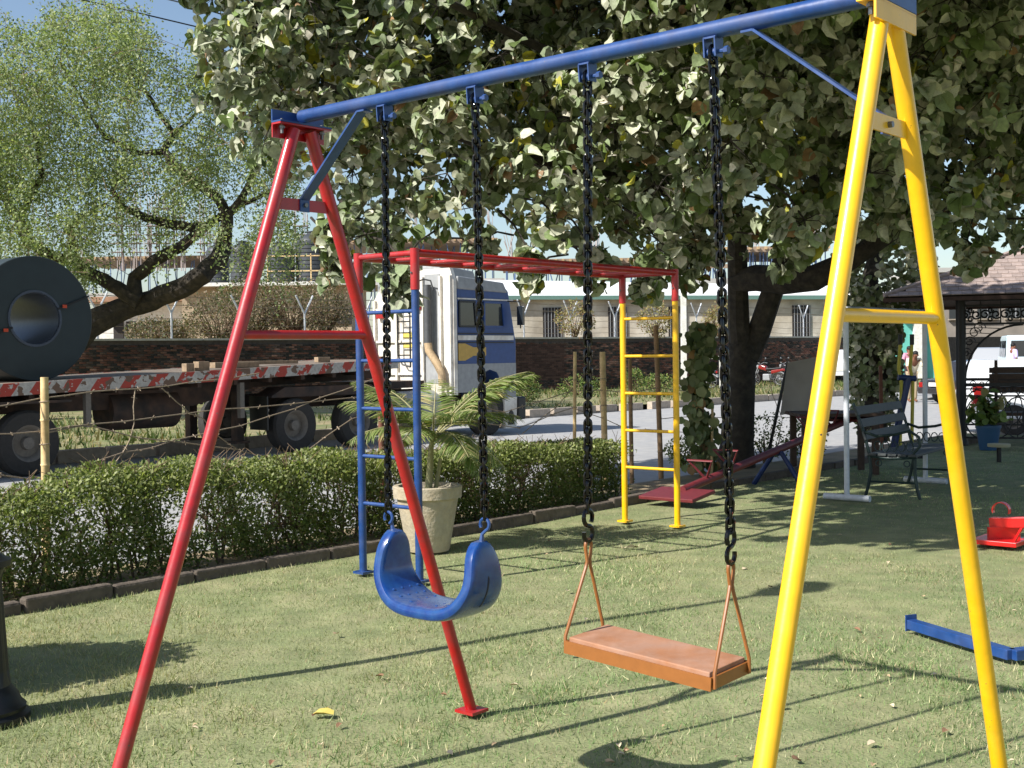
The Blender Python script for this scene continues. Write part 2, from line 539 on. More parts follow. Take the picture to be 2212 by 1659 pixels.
# ================================================================== BUILDINGS BEHIND THE WALL
SHEDW = mat('shed_wall', lin(198, 192, 178), .85, var=.3, scale=.5, col2=lin(164, 154, 136))
SHEDR = mat('shed_roof_sheet', lin(232, 232, 230), .5, var=.06, scale=2)
GREENT = mat('green_trim', lin(96, 128, 118), .7, var=.1)
DARKW = mat('dark_opening', lin(40, 36, 34), .7)
sh = thing('long_shed', (4, 62, 0), 'long low shed with white sheet roof behind the brick wall', 'building')
def swp(s, o, z): return V((-3.5 + .802 * s - .597 * o, 66 + .10 * s + .802 * o, z))     # shed frame, front nearly square to the view
L_ = 30
a, b = swp(3, 0, 0), swp(3 + L_, 0, 0)
MB().bar(swp(3.4, .1, 2.2), swp(3 + L_, .1, 2.2), .2, 4.9).build('front_wall', SHEDW, sh, False)
MB().bar(swp(3.4, 0, 2.2), swp(2.2, 5, 2.2), .2, 4.9).build('end_wall', SHEDW, sh, False)
mb = MB(); mb.add([swp(2.6, -.5, 4.66), swp(3 + L_, -.5, 4.5), swp(3 + L_, 3.2, 5.2), swp(2.6, 3.2, 5.75)], [(0, 1, 2, 3)])
mb.add([swp(2.6, -.5, 4.60), swp(3 + L_, -.5, 4.44), swp(3 + L_, 3.2, 5.14), swp(2.6, 3.2, 5.69)], [(3, 2, 1, 0)])
mb.build('roof', SHEDR, sh, False)
MB().bar(swp(2.6, -.52, 4.55), swp(3 + L_, -.52, 4.38), .05, .22).build('fascia', GREENT, sh, False)
for k in (6.5, 11, 15.2, 19.5, 24):
    f = MB().bar(swp(k, -.04, 3.0), swp(k + 1.3, -.04, 3.0), .06, 2.0).build('window', DARKW, sh, False)
    mb = MB()
    for q in range(6): mb.bar(swp(k + .1 + q * .22, -.1, 2.0), swp(k + .1 + q * .22, -.1, 4.0), .03, .03)
    mb.build('grille', GREYM, f, False)

# water tank house, overgrown
HOUSEW = mat('stained_plaster', lin(168, 150, 126), .9, var=.3, scale=.8, bump=.2, bscale=6)
th = thing('tank_house', (-9, 57, 0), 'overgrown stained flat-roofed house carrying the black water tanks', 'building')
hb = [W(395, 735, 57), W(760, 735, 57)]
MB().box(((hb[0].x + hb[1].x) / 2, 60, 2.3), (hb[1].x - hb[0].x, 6, 5.0)).build('wall', HOUSEW, th, False)
MB().box(((hb[0].x + hb[1].x) / 2, 59.7, 4.88), (hb[1].x - hb[0].x + .8, 7, .16)).build('roof_slab', WHITE, th, False)
for (u0, u1, v0, v1) in ((560, 600, 660, 700), (690, 760, 668, 700)):
    p, q = W(u0, v0, 56.94), W(u1, v1, 56.94)
    MB().box(((p.x + q.x) / 2, 56.97, (p.z + q.z) / 2), (abs(q.x - p.x), .1, abs(p.z - q.z))).build('window', DARKW, th, False)
TANK = mat('black_tank', lin(58, 62, 66), .5, var=.1, scale=3)
def tank(u0, u1, vt, vb, d, label):
    a, b = W(u0, vb, d), W(u1, vb, d); t_ = W(u0, vt, d)
    r_ = (b.x - a.x) / 2; h = t_.z - 4.96
    prof = [(r_ * .98, 0)]
    n = max(4, int(h / .22))
    for i in range(n):
        z0 = h * .82 * i / n
        prof += [(r_, z0 + .02), (r_, z0 + h * .82 / n - .05), (r_ * .96, z0 + h * .82 / n - .03), (r_ * .96, z0 + h * .82 / n)]
    prof += [(r_ * .95, h * .83), (r_ * .7, h * .93), (r_ * .32, h * .97), (r_ * .32, h)]
    t = thing('water_tank', ((a.x + b.x) / 2, d, 4.96), label, 'water tank', 'black ribbed water tanks on the house roof')
    MB().lathe(prof, ((a.x + b.x) / 2, d, 4.96), 22).build('drum', TANK, t)
    MB().lathe([(r_ * .36, 0), (r_ * .36, .05), (.02, .09)], ((a.x + b.x) / 2, d, 4.96 + h), 14).build('lid', TANK, t)
tank(446, 496, 527, 605, 59, 'leftmost black ribbed water tank, half behind the leaning branch')
tank(498, 552, 524, 602, 58.4, 'black ribbed water tank just left of the red swing leg')
tank(578, 637, 526, 600, 58.6, 'black ribbed water tank between the two red swing legs')
tank(639, 713, 503, 600, 59, 'largest and tallest black water tank beside the right red leg')
mb = MB()
for z_ in (5.5, 6.2): mb.bar(W(575, 600, 56.9).xy.to_3d() + V((0, 0, z_)), W(720, 600, 56.9).xy.to_3d() + V((0, 0, z_)), .05, .05)
for u in (578, 672, 716): mb.bar(W(u, 600, 56.9).xy.to_3d() + V((0, 0, 4.9)), W(u, 600, 56.9).xy.to_3d() + V((0, 0, 6.3)), .05, .05)
tag(mb.build('roof_railing', BAMBOO, None, False), 'thin bamboo railing in front of the black water tanks', 'railing')

# low white building further left, seen under the leaning branch
wb = thing('white_outhouse', (-18, 62, 0), 'low white building glimpsed below the leaning tree branch', 'building')
a, b = W(215, 735, 62), W(410, 735, 62)
MB().box(((a.x + b.x) / 2, 65, 2.1), (b.x - a.x, 6, 4.6)).build('wall', WHITE, wb, False)
MB().box(((a.x + b.x) / 2, 64.6, 4.5), (b.x - a.x + 1, 7.4, .25)).build('roof', mat('rust_sheet', lin(150, 116, 92), .8, var=.25, scale=1), wb, False)
for k in range(5):
    x = a.x + 1 + k * (b.x - a.x - 2) / 4
    f = MB().box((x, 61.96, 2.9), (.5, .12, 1.0)).build('window', DARKW, wb, False)
    MB().box((x, 61.88, 2.36), (.6, .1, .06)).build('sill', CONC, f, False)

# building under construction: slabs, columns, steel props, starter bars
PLY = mat('formwork_ply', lin(140, 122, 104), .8, var=.25, scale=1)
RAW = mat('raw_concrete', lin(172, 170, 164), .9, var=.15, scale=.6)
PROPB = mat('prop_blue', lin(84, 108, 146), .6, var=.3, scale=4, rand=.4)
REBAR = mat('starter_bar', lin(158, 148, 144), .7, var=.2)
NET = mat('green_net', lin(142, 166, 160), .9, var=.15, scale=.8)
def site(d, u0, u1, v_top, v_floor, v_base, label, prop_px, name='concrete_frame'):
    t = thing(name, (W((u0 + u1) / 2, v_base, d).x, d, -.3), label, 'building')
    a, b = W(u0, v_top, d), W(u1, v_top, d)
    zf, zb = W(u0, v_floor, d).z, W(u0, v_base, d).z
    dep = 9.
    MB().box(((a.x + b.x) / 2, d + dep / 2, a.z), (b.x - a.x, dep, .34)).build('slab', PLY, t, False)
    MB().box(((a.x + b.x) / 2, d + dep / 2, zf), (b.x - a.x + 1, dep + 1, .4)).build('slab', RAW, t, False)
    mb = MB(); x = a.x + .2
    while x < b.x:
        mb.box((x, d - .02, a.z + .06), (.14, .5, .18)); x += .5
    mb.build('formwork_joists', mat('joist', lin(172, 146, 108), .8), t, False)
    n = max(2, int((b.x - a.x) / 4.5))
    for i in range(n + 1):
        x = a.x + .5 + (b.x - a.x - 1) * i / n
        for yy in (.8, 5):
            MB().box((x, d + yy, zf / 2 - .15), (.45, .45, zf + .3)).build('column', RAW, t, False)
    pm = MB().tube([(0, 0, 0), (0, 0, 1)], .042, 5).mesh('prop', PROPB, True)
    x = a.x + .3
    h = a.z - .17 - zf - .2
    while x < b.x:
        for yy in (.3, 3.):
            o = linked('prop', pm, t, (x + random.uniform(-.1, .1), d + yy, zf + .2)); o.scale = (1, 1, h)
            if random.random() < .4: o.rotation_euler.y = random.uniform(-.3, .3)
        x += prop_px * d / F
    pm2 = MB().tube([(0, 0, 0), (0, 0, 1)], .06, 5).mesh('prop', PROPB, True)
    x = a.x + .3
    while x < b.x:
        o = linked('prop', pm2, t, (x + random.uniform(-.2, .2), d + .4, -.3)); o.scale = (1, 1, zf + .1)
        if random.random() < .5: o.rotation_euler.y = random.uniform(-.25, .25)
        x += prop_px * 2.1 * d / F
    bars = MB()
    for i in range(n + 1):
        x = a.x + .5 + (b.x - a.x - 1) * i / n
        for q in range(8):
            bars.tube([(x + random.uniform(-.3, .3), d + 1 + random.uniform(0, .6), a.z), (x + random.uniform(-.4, .4), d + 1.2, a.z + random.uniform(1.4, 2.6))], .03, 3, False)
    bars.build('starter_bars', REBAR, t, False)['kind'] = 'stuff'
    return t
site(96, 730, 1075, 523, 612, 735, 'concrete frame with timber formwork and blue props behind the truck cab', 17)
st2 = site(84, 1085, 1490, 566, 634, 735, 'concrete frame with blue steel scaffolding above the white shed roof', 15)
for (u0, u1, v0, v1) in ((1235, 1330, 608, 640), (1375, 1470, 596, 640)):
    p, q = W(u0, v0, 83.3), W(u1, v1, 83.3)
    MB().box(((p.x + q.x) / 2, 83.3, (p.z + q.z) / 2), (q.x - p.x, .05, p.z - q.z)).build('safety_net', NET, st2, False)
sc3 = site(78, 1495, 1790, 540, 610, 735, 'scaffolded concrete frame seen beside the big tree trunk', 9)
for v_ in (575, 640, 668, 700):
    p, q = W(1495, v_, 77.4), W(1600, v_, 77.4)
    MB().bar(p, q, .2, .25).build('plank', PLY, sc3, False)
site(100, 150, 470, 560, 640, 735, 'concrete frame with white parapet behind the fine-leaved tree', 20)
for i, (u, h) in enumerate(((255, 430), (292, 415), (330, 440), (352, 420), (388, 425), (440, 440), (600, 455), (650, 440))):
    d = 98
    mb = MB()
    c = W(u, 545, d)
    for q in range(9):
        x = c.x + random.uniform(-.55, .55)
        mb.tube([(x, d + random.uniform(-.4, .4), c.z - 1.5), (x + random.uniform(-.1, .1), d, W(u, h + random.uniform(-25, 40), d).z)], .035, 3, False)
    for zz in np.arange(c.z, W(u, h + 30, d).z, .7): mb.box((c.x, d, zz), (1.1, .9, .03))
    tag(mb.build('starter_bar_bundle', REBAR, None, False), ['leftmost bundle of bare reinforcing bars behind the fine-leaved tree', 'tallest bundle of reinforcing bars, second from left behind the fine-leaved tree', 'third bundle of reinforcing bars from left behind the fine-leaved tree', 'fourth bundle of reinforcing bars from left behind the fine-leaved tree', 'fifth bundle of reinforcing bars from left behind the fine-leaved tree', 'bundle of reinforcing bars just left of the front red leg', 'bundle of reinforcing bars rising above the tank between the red legs', 'bundle of reinforcing bars rising above the largest water tank'][i], 'rebar', 'reinforcing bar bundles on the far building site')

# utility pole and overhead wires
pb = G(1475, 834, -.12)
up_ = thing('utility_pole', (pb.x, 51, -.12), 'tall white concrete utility pole behind the yellow ladder post', 'pole')
px_ = W(1477, 800, 51).x
MB().tube([(px_, 51, -.12), (px_ + .02, 51, 5), (px_ + .05, 51, 9.9)], [.16, .145, .11], 4).build('shaft', WHITE, up_, False)
MB().bar((px_ - .7, 51, 9.6), (px_ + .8, 51, 9.6), .1, .1).build('cross_arm', GREYM, up_, False)
for i, (u0, v0, u1, v1, dz) in enumerate(((182, 0, 426, 58, 0), (369, 0, 421, 13, .25))):
    a, b = W(u0, v0, 34), W(u1, v1, 37.5)
    dirv = (b - a).normalized()
    end = V((px_ + (.6 if i else -.5), 51, 9.7))
    p0 = a - dirv * 30
    tag(MB().tube([p0, a, b, (b + end) / 2 - V((0, 0, .12)), end], .022, 5).build('overhead_wire', BLACK, None), ['lower overhead wire crossing the blue sky at top left', 'short upper overhead wire beside the leafy canopy edge'][i], 'wire')

# ================================================================== SWING SET
YAW = -.709
bd = V((math.cos(YAW), math.sin(YAW), 0)); nd = V((-math.sin(YAW), math.cos(YAW), 0)); UZ = V((0, 0, 1))
A0 = V((-.7441, 4.4097, 2.3629)); BL_ = 2.1966
B0 = A0 + bd * BL_
SPREAD = .856
def beam_s(u):          # distance along the beam of the sight line column u
    k = (u - 1106) / F
    return (k * A0.y - A0.x) / (bd.x - k * bd.y)
def beam(s): return A0 + bd * s
sw = thing('swing_set', ((A0 + B0) / 2).xy.to_3d(), 'swing frame with blue top beam, red end legs and yellow end legs', 'swing frame')
MB().tube([beam(.0), beam(BL_)], .024, 24).build('beam', BLU, sw)
def leg_pts(T, sgn):
    top = T - UZ * .05 + nd * (sgn * .036)
    return top, V((T.x, T.y, .01)) + nd * (sgn * SPREAD)
def leg_at(T, sgn, z):
    a, b = leg_pts(T, sgn)
    return a + (b - a) * ((z - a.z) / (b.z - a.z))
for T, m, sg in ((A0, RED, -1), (B0, YEL, 1)):
    for sgn in (-1, 1):
        a, b = leg_pts(T, sgn)
        lg = MB().tube([a, b], .0235, 24).build('leg', m, sw)
        c = V((b.x, b.y, .012))
        MB().box(c, (.1, .1, .012), Matrix.Rotation(YAW, 3, 'Z')).build('foot_plate', m, lg, False)
    zc = 1.5786
    MB().tube([leg_at(T, -1, zc), leg_at(T, 1, zc)], .0165, 16).build('cross_tube', m, sw)
    zf = 2.045
    MB().bar(leg_at(T, -1, zf), leg_at(T, 1, zf), .006, .042).build('flat_bar', m, sw, False)
    # head angle irons
    e = T - bd * (.004 * -sg)
    out = -bd * -sg * 1.0
    hl = .118
    c = T - UZ * .04
    h = MB().bar(c - nd * hl - UZ * .021 + out * .022, c + nd * hl - UZ * .021 + out * .022, .006, .046)
    h.bar(c - nd * hl + UZ * .0035 , c + nd * hl + UZ * .0035, .05, .006)
    hp = h.build('head_angle', m, sw, False)
    h = MB().bar(c - nd * hl + UZ * .0105, c + nd * hl + UZ * .0105, .052, .006)
    h.bar(c - nd * hl + UZ * .034 + out * .0225, c + nd * hl + UZ * .034 + out * .0225, .006, .042)
    hb_ = h.build('beam_angle', NAVY if False else BLU, sw, False)
    for q in (-.092, .092):
        MB().tube([c + nd * q + UZ * .022, c + nd * q - UZ * .03], .006, 6).build('bolt', BOLT, hp)
        MB().lathe([(.011, 0), (.011, .008)], c + nd * q - UZ * .012, 6).build('nut', BOLT, hp, False)
    # diagonal brace from the beam to the flat bar
    sb = .314 if sg < 0 else BL_ - .357
    top = beam(sb) - UZ * .026
    fb = (leg_at(T, -1, zf) + leg_at(T, 1, zf)) / 2
    inn = bd * (1 if sg < 0 else -1)
    low = fb + inn * .006
    br = MB()
    br.bar(top + inn * .035, top, .042, .006)
    br.bar(top, low + UZ * .02, .042, .007, (top - low).cross(nd))
    br.bar(low + UZ * .022, low - UZ * .024, .042, .006, bd)
    b_ = br.build('brace', BLU, sw, False)
    MB().tube([low + inn * .012, low - inn * .02], .008, 8).build('bolt', BOLT, b_)
# chain hangers
HANG = [beam_s(u) for u in (840, 1035, 1277, 1547)]
for s_ in HANG:
    p = beam(s_) - UZ * .024
    m_ = MB()
    m_.bar(p + bd * -.019 + UZ * .001, p + bd * .019 + UZ * .001, .04, .005)
    hg = m_.build('hanger_bracket', BLU, sw, False)
    for q in (-.017, .017):
        MB().prism([(-.022, 0), (.022, 0), (.018, -.05), (-.018, -.05)], p + bd * (q - .002), nd, UZ, bd * .004).build('cheek_plate', BLU, hg, False)
    bp_ = MB().tube([p + bd * -.028 - UZ * .036, p + bd * .046 - UZ * .036], .006, 8)
    bp_.tube([p + bd * -.012 - UZ * .036, p + bd * -.004 - UZ * .036], .013, 10).tube([p + bd * .005 - UZ * .036, p + bd * .013 - UZ * .036], .013, 10)
    bp_.tube([p + bd * .036 - UZ * .036, p + bd * .048 - UZ * .036], .011, 6)
    bp_.build('pivot_bolt', BLU, hg)

# ---- chains, link by link
def link_mesh(name, pitch, r, wd, m):
    pts = []
    hl = pitch / 2 + r * .1; hw = wd / 2 - r
    for k in range(7):
        a = math.pi * k / 6
        pts.append((hw * math.cos(a), 0, hl - hw + hw + hw * math.sin(a) - hw * .2))
    for k in range(7):
        a = math.pi + math.pi * k / 6
        pts.append((hw * math.cos(a), 0, -hl + hw * math.sin(a) + hw * .2))
    return MB().tube(pts, r, 7, False, True).mesh(name, m, True)
LINK = link_mesh('link', .0272, .0049, .0285, CHAIN)
def chain(top, bot, label, hook):
    ch = thing('swing_chain', bot, label, 'chain')
    d = bot - top; L_ = d.length; u = d / L_
    n = round(L_ / .0257)
    # shackle over the pivot bolt
    pts = [top + UZ * .02 + (nd * math.cos(a) * .018 + UZ * (math.sin(a) * .024)) for a in np.linspace(0, 2 * math.pi, 14)[:-1]]
    MB().tube(pts, .005, 7, False, True).build('shackle', CHAIN, ch)
    qz = u.to_track_quat('-Z', 'Y')
    base = math.atan2(bd.y, bd.x)
    for i in range(n):
        p = top + u * ((i + .5) * L_ / n)
        tw = .6 + .25 * math.sin(i * .21 + top.x * 9) + (math.pi / 2 if i % 2 else 0)
        o = bpy.data.objects.new('link', LINK); COL.objects.link(o); o.parent = ch
        o.location = p - WL[ch.name]
        o.rotation_euler = (random.uniform(-.05, .05), random.uniform(-.05, .05), base + tw)
    return ch
d_ = [beam(s).y for s in HANG]
tops = [beam(s) - UZ * .085 for s in HANG]
bots = [W(839, 1104, d_[0]), W(1047, 1118, d_[1]), W(1270, 1102, d_[2]), W(1578, 1145, d_[3])]
chain(tops[0], bots[0], 'black glossy chain nearest the red frame, holding the blue seat', 0)
chain(tops[1], bots[1], 'black glossy chain holding the right ear of the blue seat', 0)
chain(tops[2], bots[2], 'black glossy chain over the left end of the orange board', 1)
chain(tops[3], bots[3], 'black glossy chain nearest the yellow frame, over the orange board', 1)

# ---- blue bucket swing seat
e1, e2 = W(849, 1140, d_[0]), W(1040, 1166, d_[1])
mid = (e1 + e2) / 2
bs = (e2 - e1).xy.to_3d().normalized(); ns = V((-bs.y, bs.x, 0))
hw = (e2 - e1).xy.to_3d().length / 2
seat = thing('blue_swing_seat', (mid.x, mid.y, .6), 'glossy blue moulded U-shaped swing seat on two chains', 'swing seat')
zb = W(930, 1322, (d_[0] + d_[1]) / 2 - .05).z
def ucurve(t):      # t -1..1 from tip to tip
    a = t * math.pi / 2 * 1.0
    depth = mid.z - zb
    x = math.copysign(abs(math.sin(a)) ** .62, a)
    arm = max(0, abs(t) - .62) / .38
    x = x * (1.1 - .16 * arm ** 1.5)
    z = -depth * (math.cos(a) ** .75 if abs(t) < 1 else 0)
    tilt = (e2.z - e1.z) / 2 * t
    return mid + bs * (hw * x) + UZ * (z + tilt)
ST = 44
ring = 14
def swid(t):
    a = abs(t)
    if a > .9: return .032 + (.1 - .032) * math.sqrt(max(0, (1 - a) / .1))
    return .1 + .055 * (1 - (a / .9) ** 2.2)
vs, fs = [], []
cs = []
for i in range(ST + 1):
    t = -1 + 2 * i / ST
    p = ucurve(t)
    q = (ucurve(min(1, t + .01)) - ucurve(max(-1, t - .01))).normalized()
    nrm = q.cross(ns).normalized()          # towards the outside or inside of the U
    wdt = swid(t) * 1.32
    th_ = .026
    rr = .019
    cs.append((p, nrm, wdt))
    for k in range(ring):
        a = 2 * math.pi * k / ring
        ca, sa = math.cos(a), math.sin(a)
        sx = math.copysign(abs(ca) ** .45, ca) * wdt / 2
        sz = math.copysign(abs(sa) ** .8, sa) * th_
        edge = 1 + .35 * (abs(ca) > .8)
        vs.append(p + ns * sx + nrm * sz * (edge if abs(sa) > .1 else 1))
for i in range(ST):
    for k in range(ring):
        k2 = (k + 1) % ring
        fs.append((i * ring + k, i * ring + k2, (i + 1) * ring + k2, (i + 1) * ring + k))
fs.append(tuple(range(ring))[::-1]); fs.append(tuple(ST * ring + k for k in range(ring)))
mb = MB().add(vs, fs)
def dusted(m, col, amt):      # settled dust on faces that lie flat
    n = m.node_tree; L = n.links.new
    bs_ = n.nodes['Principled BSDF']; old = bs_.inputs['Base Color'].links[0].from_socket
    ge_ = n.nodes.new('ShaderNodeNewGeometry'); sp_ = n.nodes.new('ShaderNodeSeparateXYZ'); L(ge_.outputs['True Normal'], sp_.inputs[0])
    mr_ = n.nodes.new('ShaderNodeMapRange'); mr_.inputs[1].default_value = .72; mr_.inputs[2].default_value = .98; mr_.inputs[4].default_value = amt; L(sp_.outputs['Z'], mr_.inputs[0])
    nz_ = n.nodes.new('ShaderNodeTexNoise'); nz_.inputs['Scale'].default_value = 26; nz_.inputs['Detail'].default_value = 6
    mu = n.nodes.new('ShaderNodeMath'); mu.operation = 'MULTIPLY'; L(mr_.outputs[0], mu.inputs[0])
    m3 = n.nodes.new('ShaderNodeMapRange'); m3.inputs[1].default_value = .1; m3.inputs[2].default_value = .7; L(nz_.outputs['Fac'], m3.inputs[0]); L(m3.outputs[0], mu.inputs[1])
    mx = n.nodes.new('ShaderNodeMix'); mx.data_type = 'RGBA'; L(mu.outputs[0], mx.inputs['Factor']); L(old, mx.inputs[6]); mx.inputs[7].default_value = (*col, 1)
    L(mx.outputs[2], bs_.inputs['Base Color'])
dusted(SEATBLU, lin(120, 124, 136), .42)
so_ = mb.build('seat', SEATBLU, seat)
so_.data.polygons.foreach_set('use_smooth', [True] * len(so_.data.polygons))
ss = so_.modifiers.new('sub', 'SUBSURF'); ss.levels = 1; ss.render_levels = 1
cen = mid + UZ * (zb - mid.z + .12)
for i in range(6):                           # grip studs on the seat bottom
    t = -.40 + i * .155
    p = ucurve(t); q = (ucurve(t + .01) - ucurve(t - .01)).normalized(); nrm = q.cross(ns).normalized()
    if (p + nrm * .02 - (mid + UZ * .1)).length > (p - nrm * .02 - (mid + UZ * .1)).length: nrm = -nrm
    for j in range(4):
        c = p + ns * (-.055 + .037 * j) + nrm * .0225
        MB().ball(c, (.007, .007, .0045), 8, 5).build('stud', SEATBLU, so_)
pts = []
for t in np.linspace(.42, .8, 9):             # moulded slot on the outer face, its shade given by a dark tube
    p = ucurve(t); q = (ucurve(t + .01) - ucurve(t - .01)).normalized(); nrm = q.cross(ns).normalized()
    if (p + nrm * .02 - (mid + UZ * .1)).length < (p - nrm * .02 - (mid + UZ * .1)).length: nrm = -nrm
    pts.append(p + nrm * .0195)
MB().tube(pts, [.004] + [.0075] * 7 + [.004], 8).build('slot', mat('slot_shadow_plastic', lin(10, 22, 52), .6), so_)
for e, c, dpx in ((e1, bots[0], 0), (e2, bots[1], 1)):    # open hooks at the ears
    hk = [e - UZ * .01, e + (c - e) * .25]
    r_ = .019
    cc_ = V((c.x, c.y, c.z - .012)) - UZ * .01
    for k in range(13):
        a = R(-70) + R(285) * k / 12
        hk.append(cc_ + bs * (r_ * math.cos(a)) + UZ * (r_ * math.sin(a)))
    MB().tube(hk, [.009, .006] + [.0055] * 13, 8).build('hook', BLU, seat)

# ---- orange board swing
ob = thing('orange_board_swing', W(1420, 1420, (d_[2] + d_[3]) / 2).xy.to_3d() + UZ * .55, 'dusty orange board seat in a steel tray on two chains', 'swing seat')
FL, FR = W(1219, 1385, 3.47), W(1537, 1465, 3.16)
BR_, BL2 = W(1619, 1428, 3.32), W(1309, 1352, 3.63)
zt = (FL.z + FR.z + BR_.z + BL2.z) / 4
ctr = (FL + FR + BR_ + BL2) / 4
ex = ((FR - FL) + (BR_ - BL2)).normalized(); ex = ex.normalized()
ey = ((BL2 - FL) + (BR_ - FR)); ey = (ey - ex * ey.dot(ex)).normalized()
ez = ex.cross(ey).normalized()
lx = ((FR - FL).length + (BR_ - BL2).length) / 2; ly = ((BL2 - FL).length + (BR_ - FR).length) / 2
RT = Matrix((ex, ey, ez)).transposed()
mb = MB()
for sy in (-1, 1): mb.box(ctr + ey * (sy * (ly / 2 - .003)) - ez * .018, (lx, .006, .036), RT)
for sx in (-1, 1): mb.box(ctr + ex * (sx * (lx / 2 - .003)) - ez * .018, (.006, ly - .013, .034), RT)
mb.box(ctr - ez * .033, (lx - .014, ly - .014, .005), RT)
mb.build('tray', ORANGE, ob, False)
MB().box(ctr - ez * .004, (lx - .02, ly - .02, .03), RT).build('board', DUSTY, ob, False, .003)
for sx, c in ((-1, bots[2]), (1, bots[3])):
    f_ = ctr + ex * (sx * (lx / 2 + .004)) - ey * (ly / 2 - .012)
    k_ = ctr + ex * (sx * (lx / 2 + .004)) + ey * (ly / 2 - .012)
    eye = c - UZ * .088
    nk = eye - UZ * .062
    nx = ey
    pts = [f_ - UZ * .03, f_ + UZ * .01, f_ + (nk - f_) * .92 - nx * .004, nk - nx * .006]
    for k in range(9):
        a = R(205) - R(230) * k / 8
        pts.append(eye - UZ * .018 + nx * (.0145 * math.cos(a)) + UZ * (.021 * math.sin(a)))
    pts += [nk + nx * .006, k_ + (nk - k_) * .92 + nx * .004, k_ + UZ * .01, k_ - UZ * .03]
    MB().tube(pts, .0052, 8).build('hanger_rod', ORANGE, ob)
    # S hook
    pts = []
    for k in range(15):
        a = R(-40) + R(300) * k / 14
        pts.append(c - UZ * .022 + nx * (.0205 * math.cos(a)) * (1 if sx < 0 else -1) + UZ * (.0235 * math.sin(a)))
    for k in range(11):
        a = R(88) - R(285) * k / 10 * 1.0
        pts.append(c - UZ * .069 + nx * (-.0215 * math.cos(a)) * (-1 if sx < 0 else 1) + UZ * (.0235 * math.sin(a)))
    MB().tube(pts, .0068, 8).build('hook', CHAIN, ob)

# ================================================================== MONKEY BARS
MBASE = V((-.6253, 7.9859, 0)); MD = V((.6494, .7605, 0)); MN = V((-.7605, .6494, 0)); ML, MW, MH = 3.111, .545, 2.169
mk = thing('monkey_bars', MBASE + MD * (ML / 2) + MN * (MW / 2), 'monkey bars with red overhead ladder on blue posts and yellow posts', 'climbing frame')
for s_, m in ((0, BLU), (ML, YEL)):
    for o_ in (0, MW):
        b = MBASE + MD * s_ + MN * o_
        ps = MB().tube([b + UZ * .01, b + UZ * (MH - .16)], .0265, 20).build('post', m, mk)
        MB().box(b + UZ * .014, (.1, .1, .016), Matrix.Rotation(.864, 3, 'Z')).build('foot_plate', m, ps, False)
        sl_ = MB().tube([b + UZ * (MH - .24), b + UZ * (MH + .03)], .031, 20).build('sleeve', RED, mk)
        MB().tube([b + UZ * (MH - .13) + ND * .0, b + UZ * (MH - .13) + (-TD) * .04], .007, 6).build('bolt', BOLT, sl_)
    for k in range(5):
        z = .49 + .325 * k
        MB().tube([MBASE + MD * s_ + UZ * z, MBASE + MD * s_ + MN * MW + UZ * z], .0135, 12).build('rung', m, mk)
for o_ in (0, MW):
    MB().tube([MBASE + MN * o_ + UZ * MH, MBASE + MD * ML + MN * o_ + UZ * MH], .0265, 20).build('rail', RED, mk)
for k in range(10):
    s_ = ML * k / 9
    MB().tube([MBASE + MD * s_ + UZ * (MH), MBASE + MD * s_ + MN * MW + UZ * (MH)], .0145 if 0 < k < 9 else .02, 12).build('overhead_bar', RED, mk)

# ================================================================== TRUCK, TRAILER AND LOAD  (x forward, y away from the lawn, z over the road)
VROOT = V((-7.2, 18.3, ROADZ)); VANG = math.atan2(.7605, .6494)
def place(o, root=VROOT, ang=VANG):
    o.location = root; o.rotation_euler = (0, 0, ang)
TWHITE = mat('truck_white', lin(226, 222, 212), .6, var=.12, scale=3, col2=lin(198, 190, 176))
TBLUE = mat('truck_blue', lin(36, 68, 124), .4, var=.12, scale=4)
TYEL = mat('truck_yellow', lin(190, 154, 70), .5, var=.1)
TGREY = mat('truck_grey', lin(150, 152, 152), .6, var=.15, scale=4)
CHAS = mat('chassis', lin(44, 38, 34), .8, var=.35, scale=3, col2=lin(74, 54, 42))
TRED = mat('lamp_red', lin(150, 24, 22), .3, spec=.6)
PIPEB = mat('heat_wrap', lin(176, 152, 118), .85, var=.2, scale=12)
def wheel(parent, x, y, r=.5, w_=.3, side=-1):
    rot = Matrix.Rotation(R(90), 3, 'X')
    t = MB().lathe([(r * .56, -w_ / 2), (r * .93, -w_ / 2), (r, -w_ * .36), (r, w_ * .36), (r * .93, w_ / 2), (r * .56, w_ / 2)], (x, y, r), 30, rot, True).build('tyre', TYRE, parent)
    rm_ = MB().lathe([(r * .57, -w_ * .48), (r * .57, w_ * .48), (r * .5, w_ * .4), (r * .42, w_ * .1), (r * .2, w_ * .12), (r * .18, w_ * .42), (.01, w_ * .44)], (x, y, r), 24, rot).build('rim', RIM, t)
    h = MB()
    for k in range(8):
        a = k * math.pi / 4
        h.ball((x + r * .33 * math.cos(a), y - w_ * .14, r + r * .33 * math.sin(a)), .022, 6, 4)
    return t

trk = thing('truck', (0, 0, 0), 'white and blue lorry cab with tall white headboard parked across the road', 'truck')
X0 = 9.25
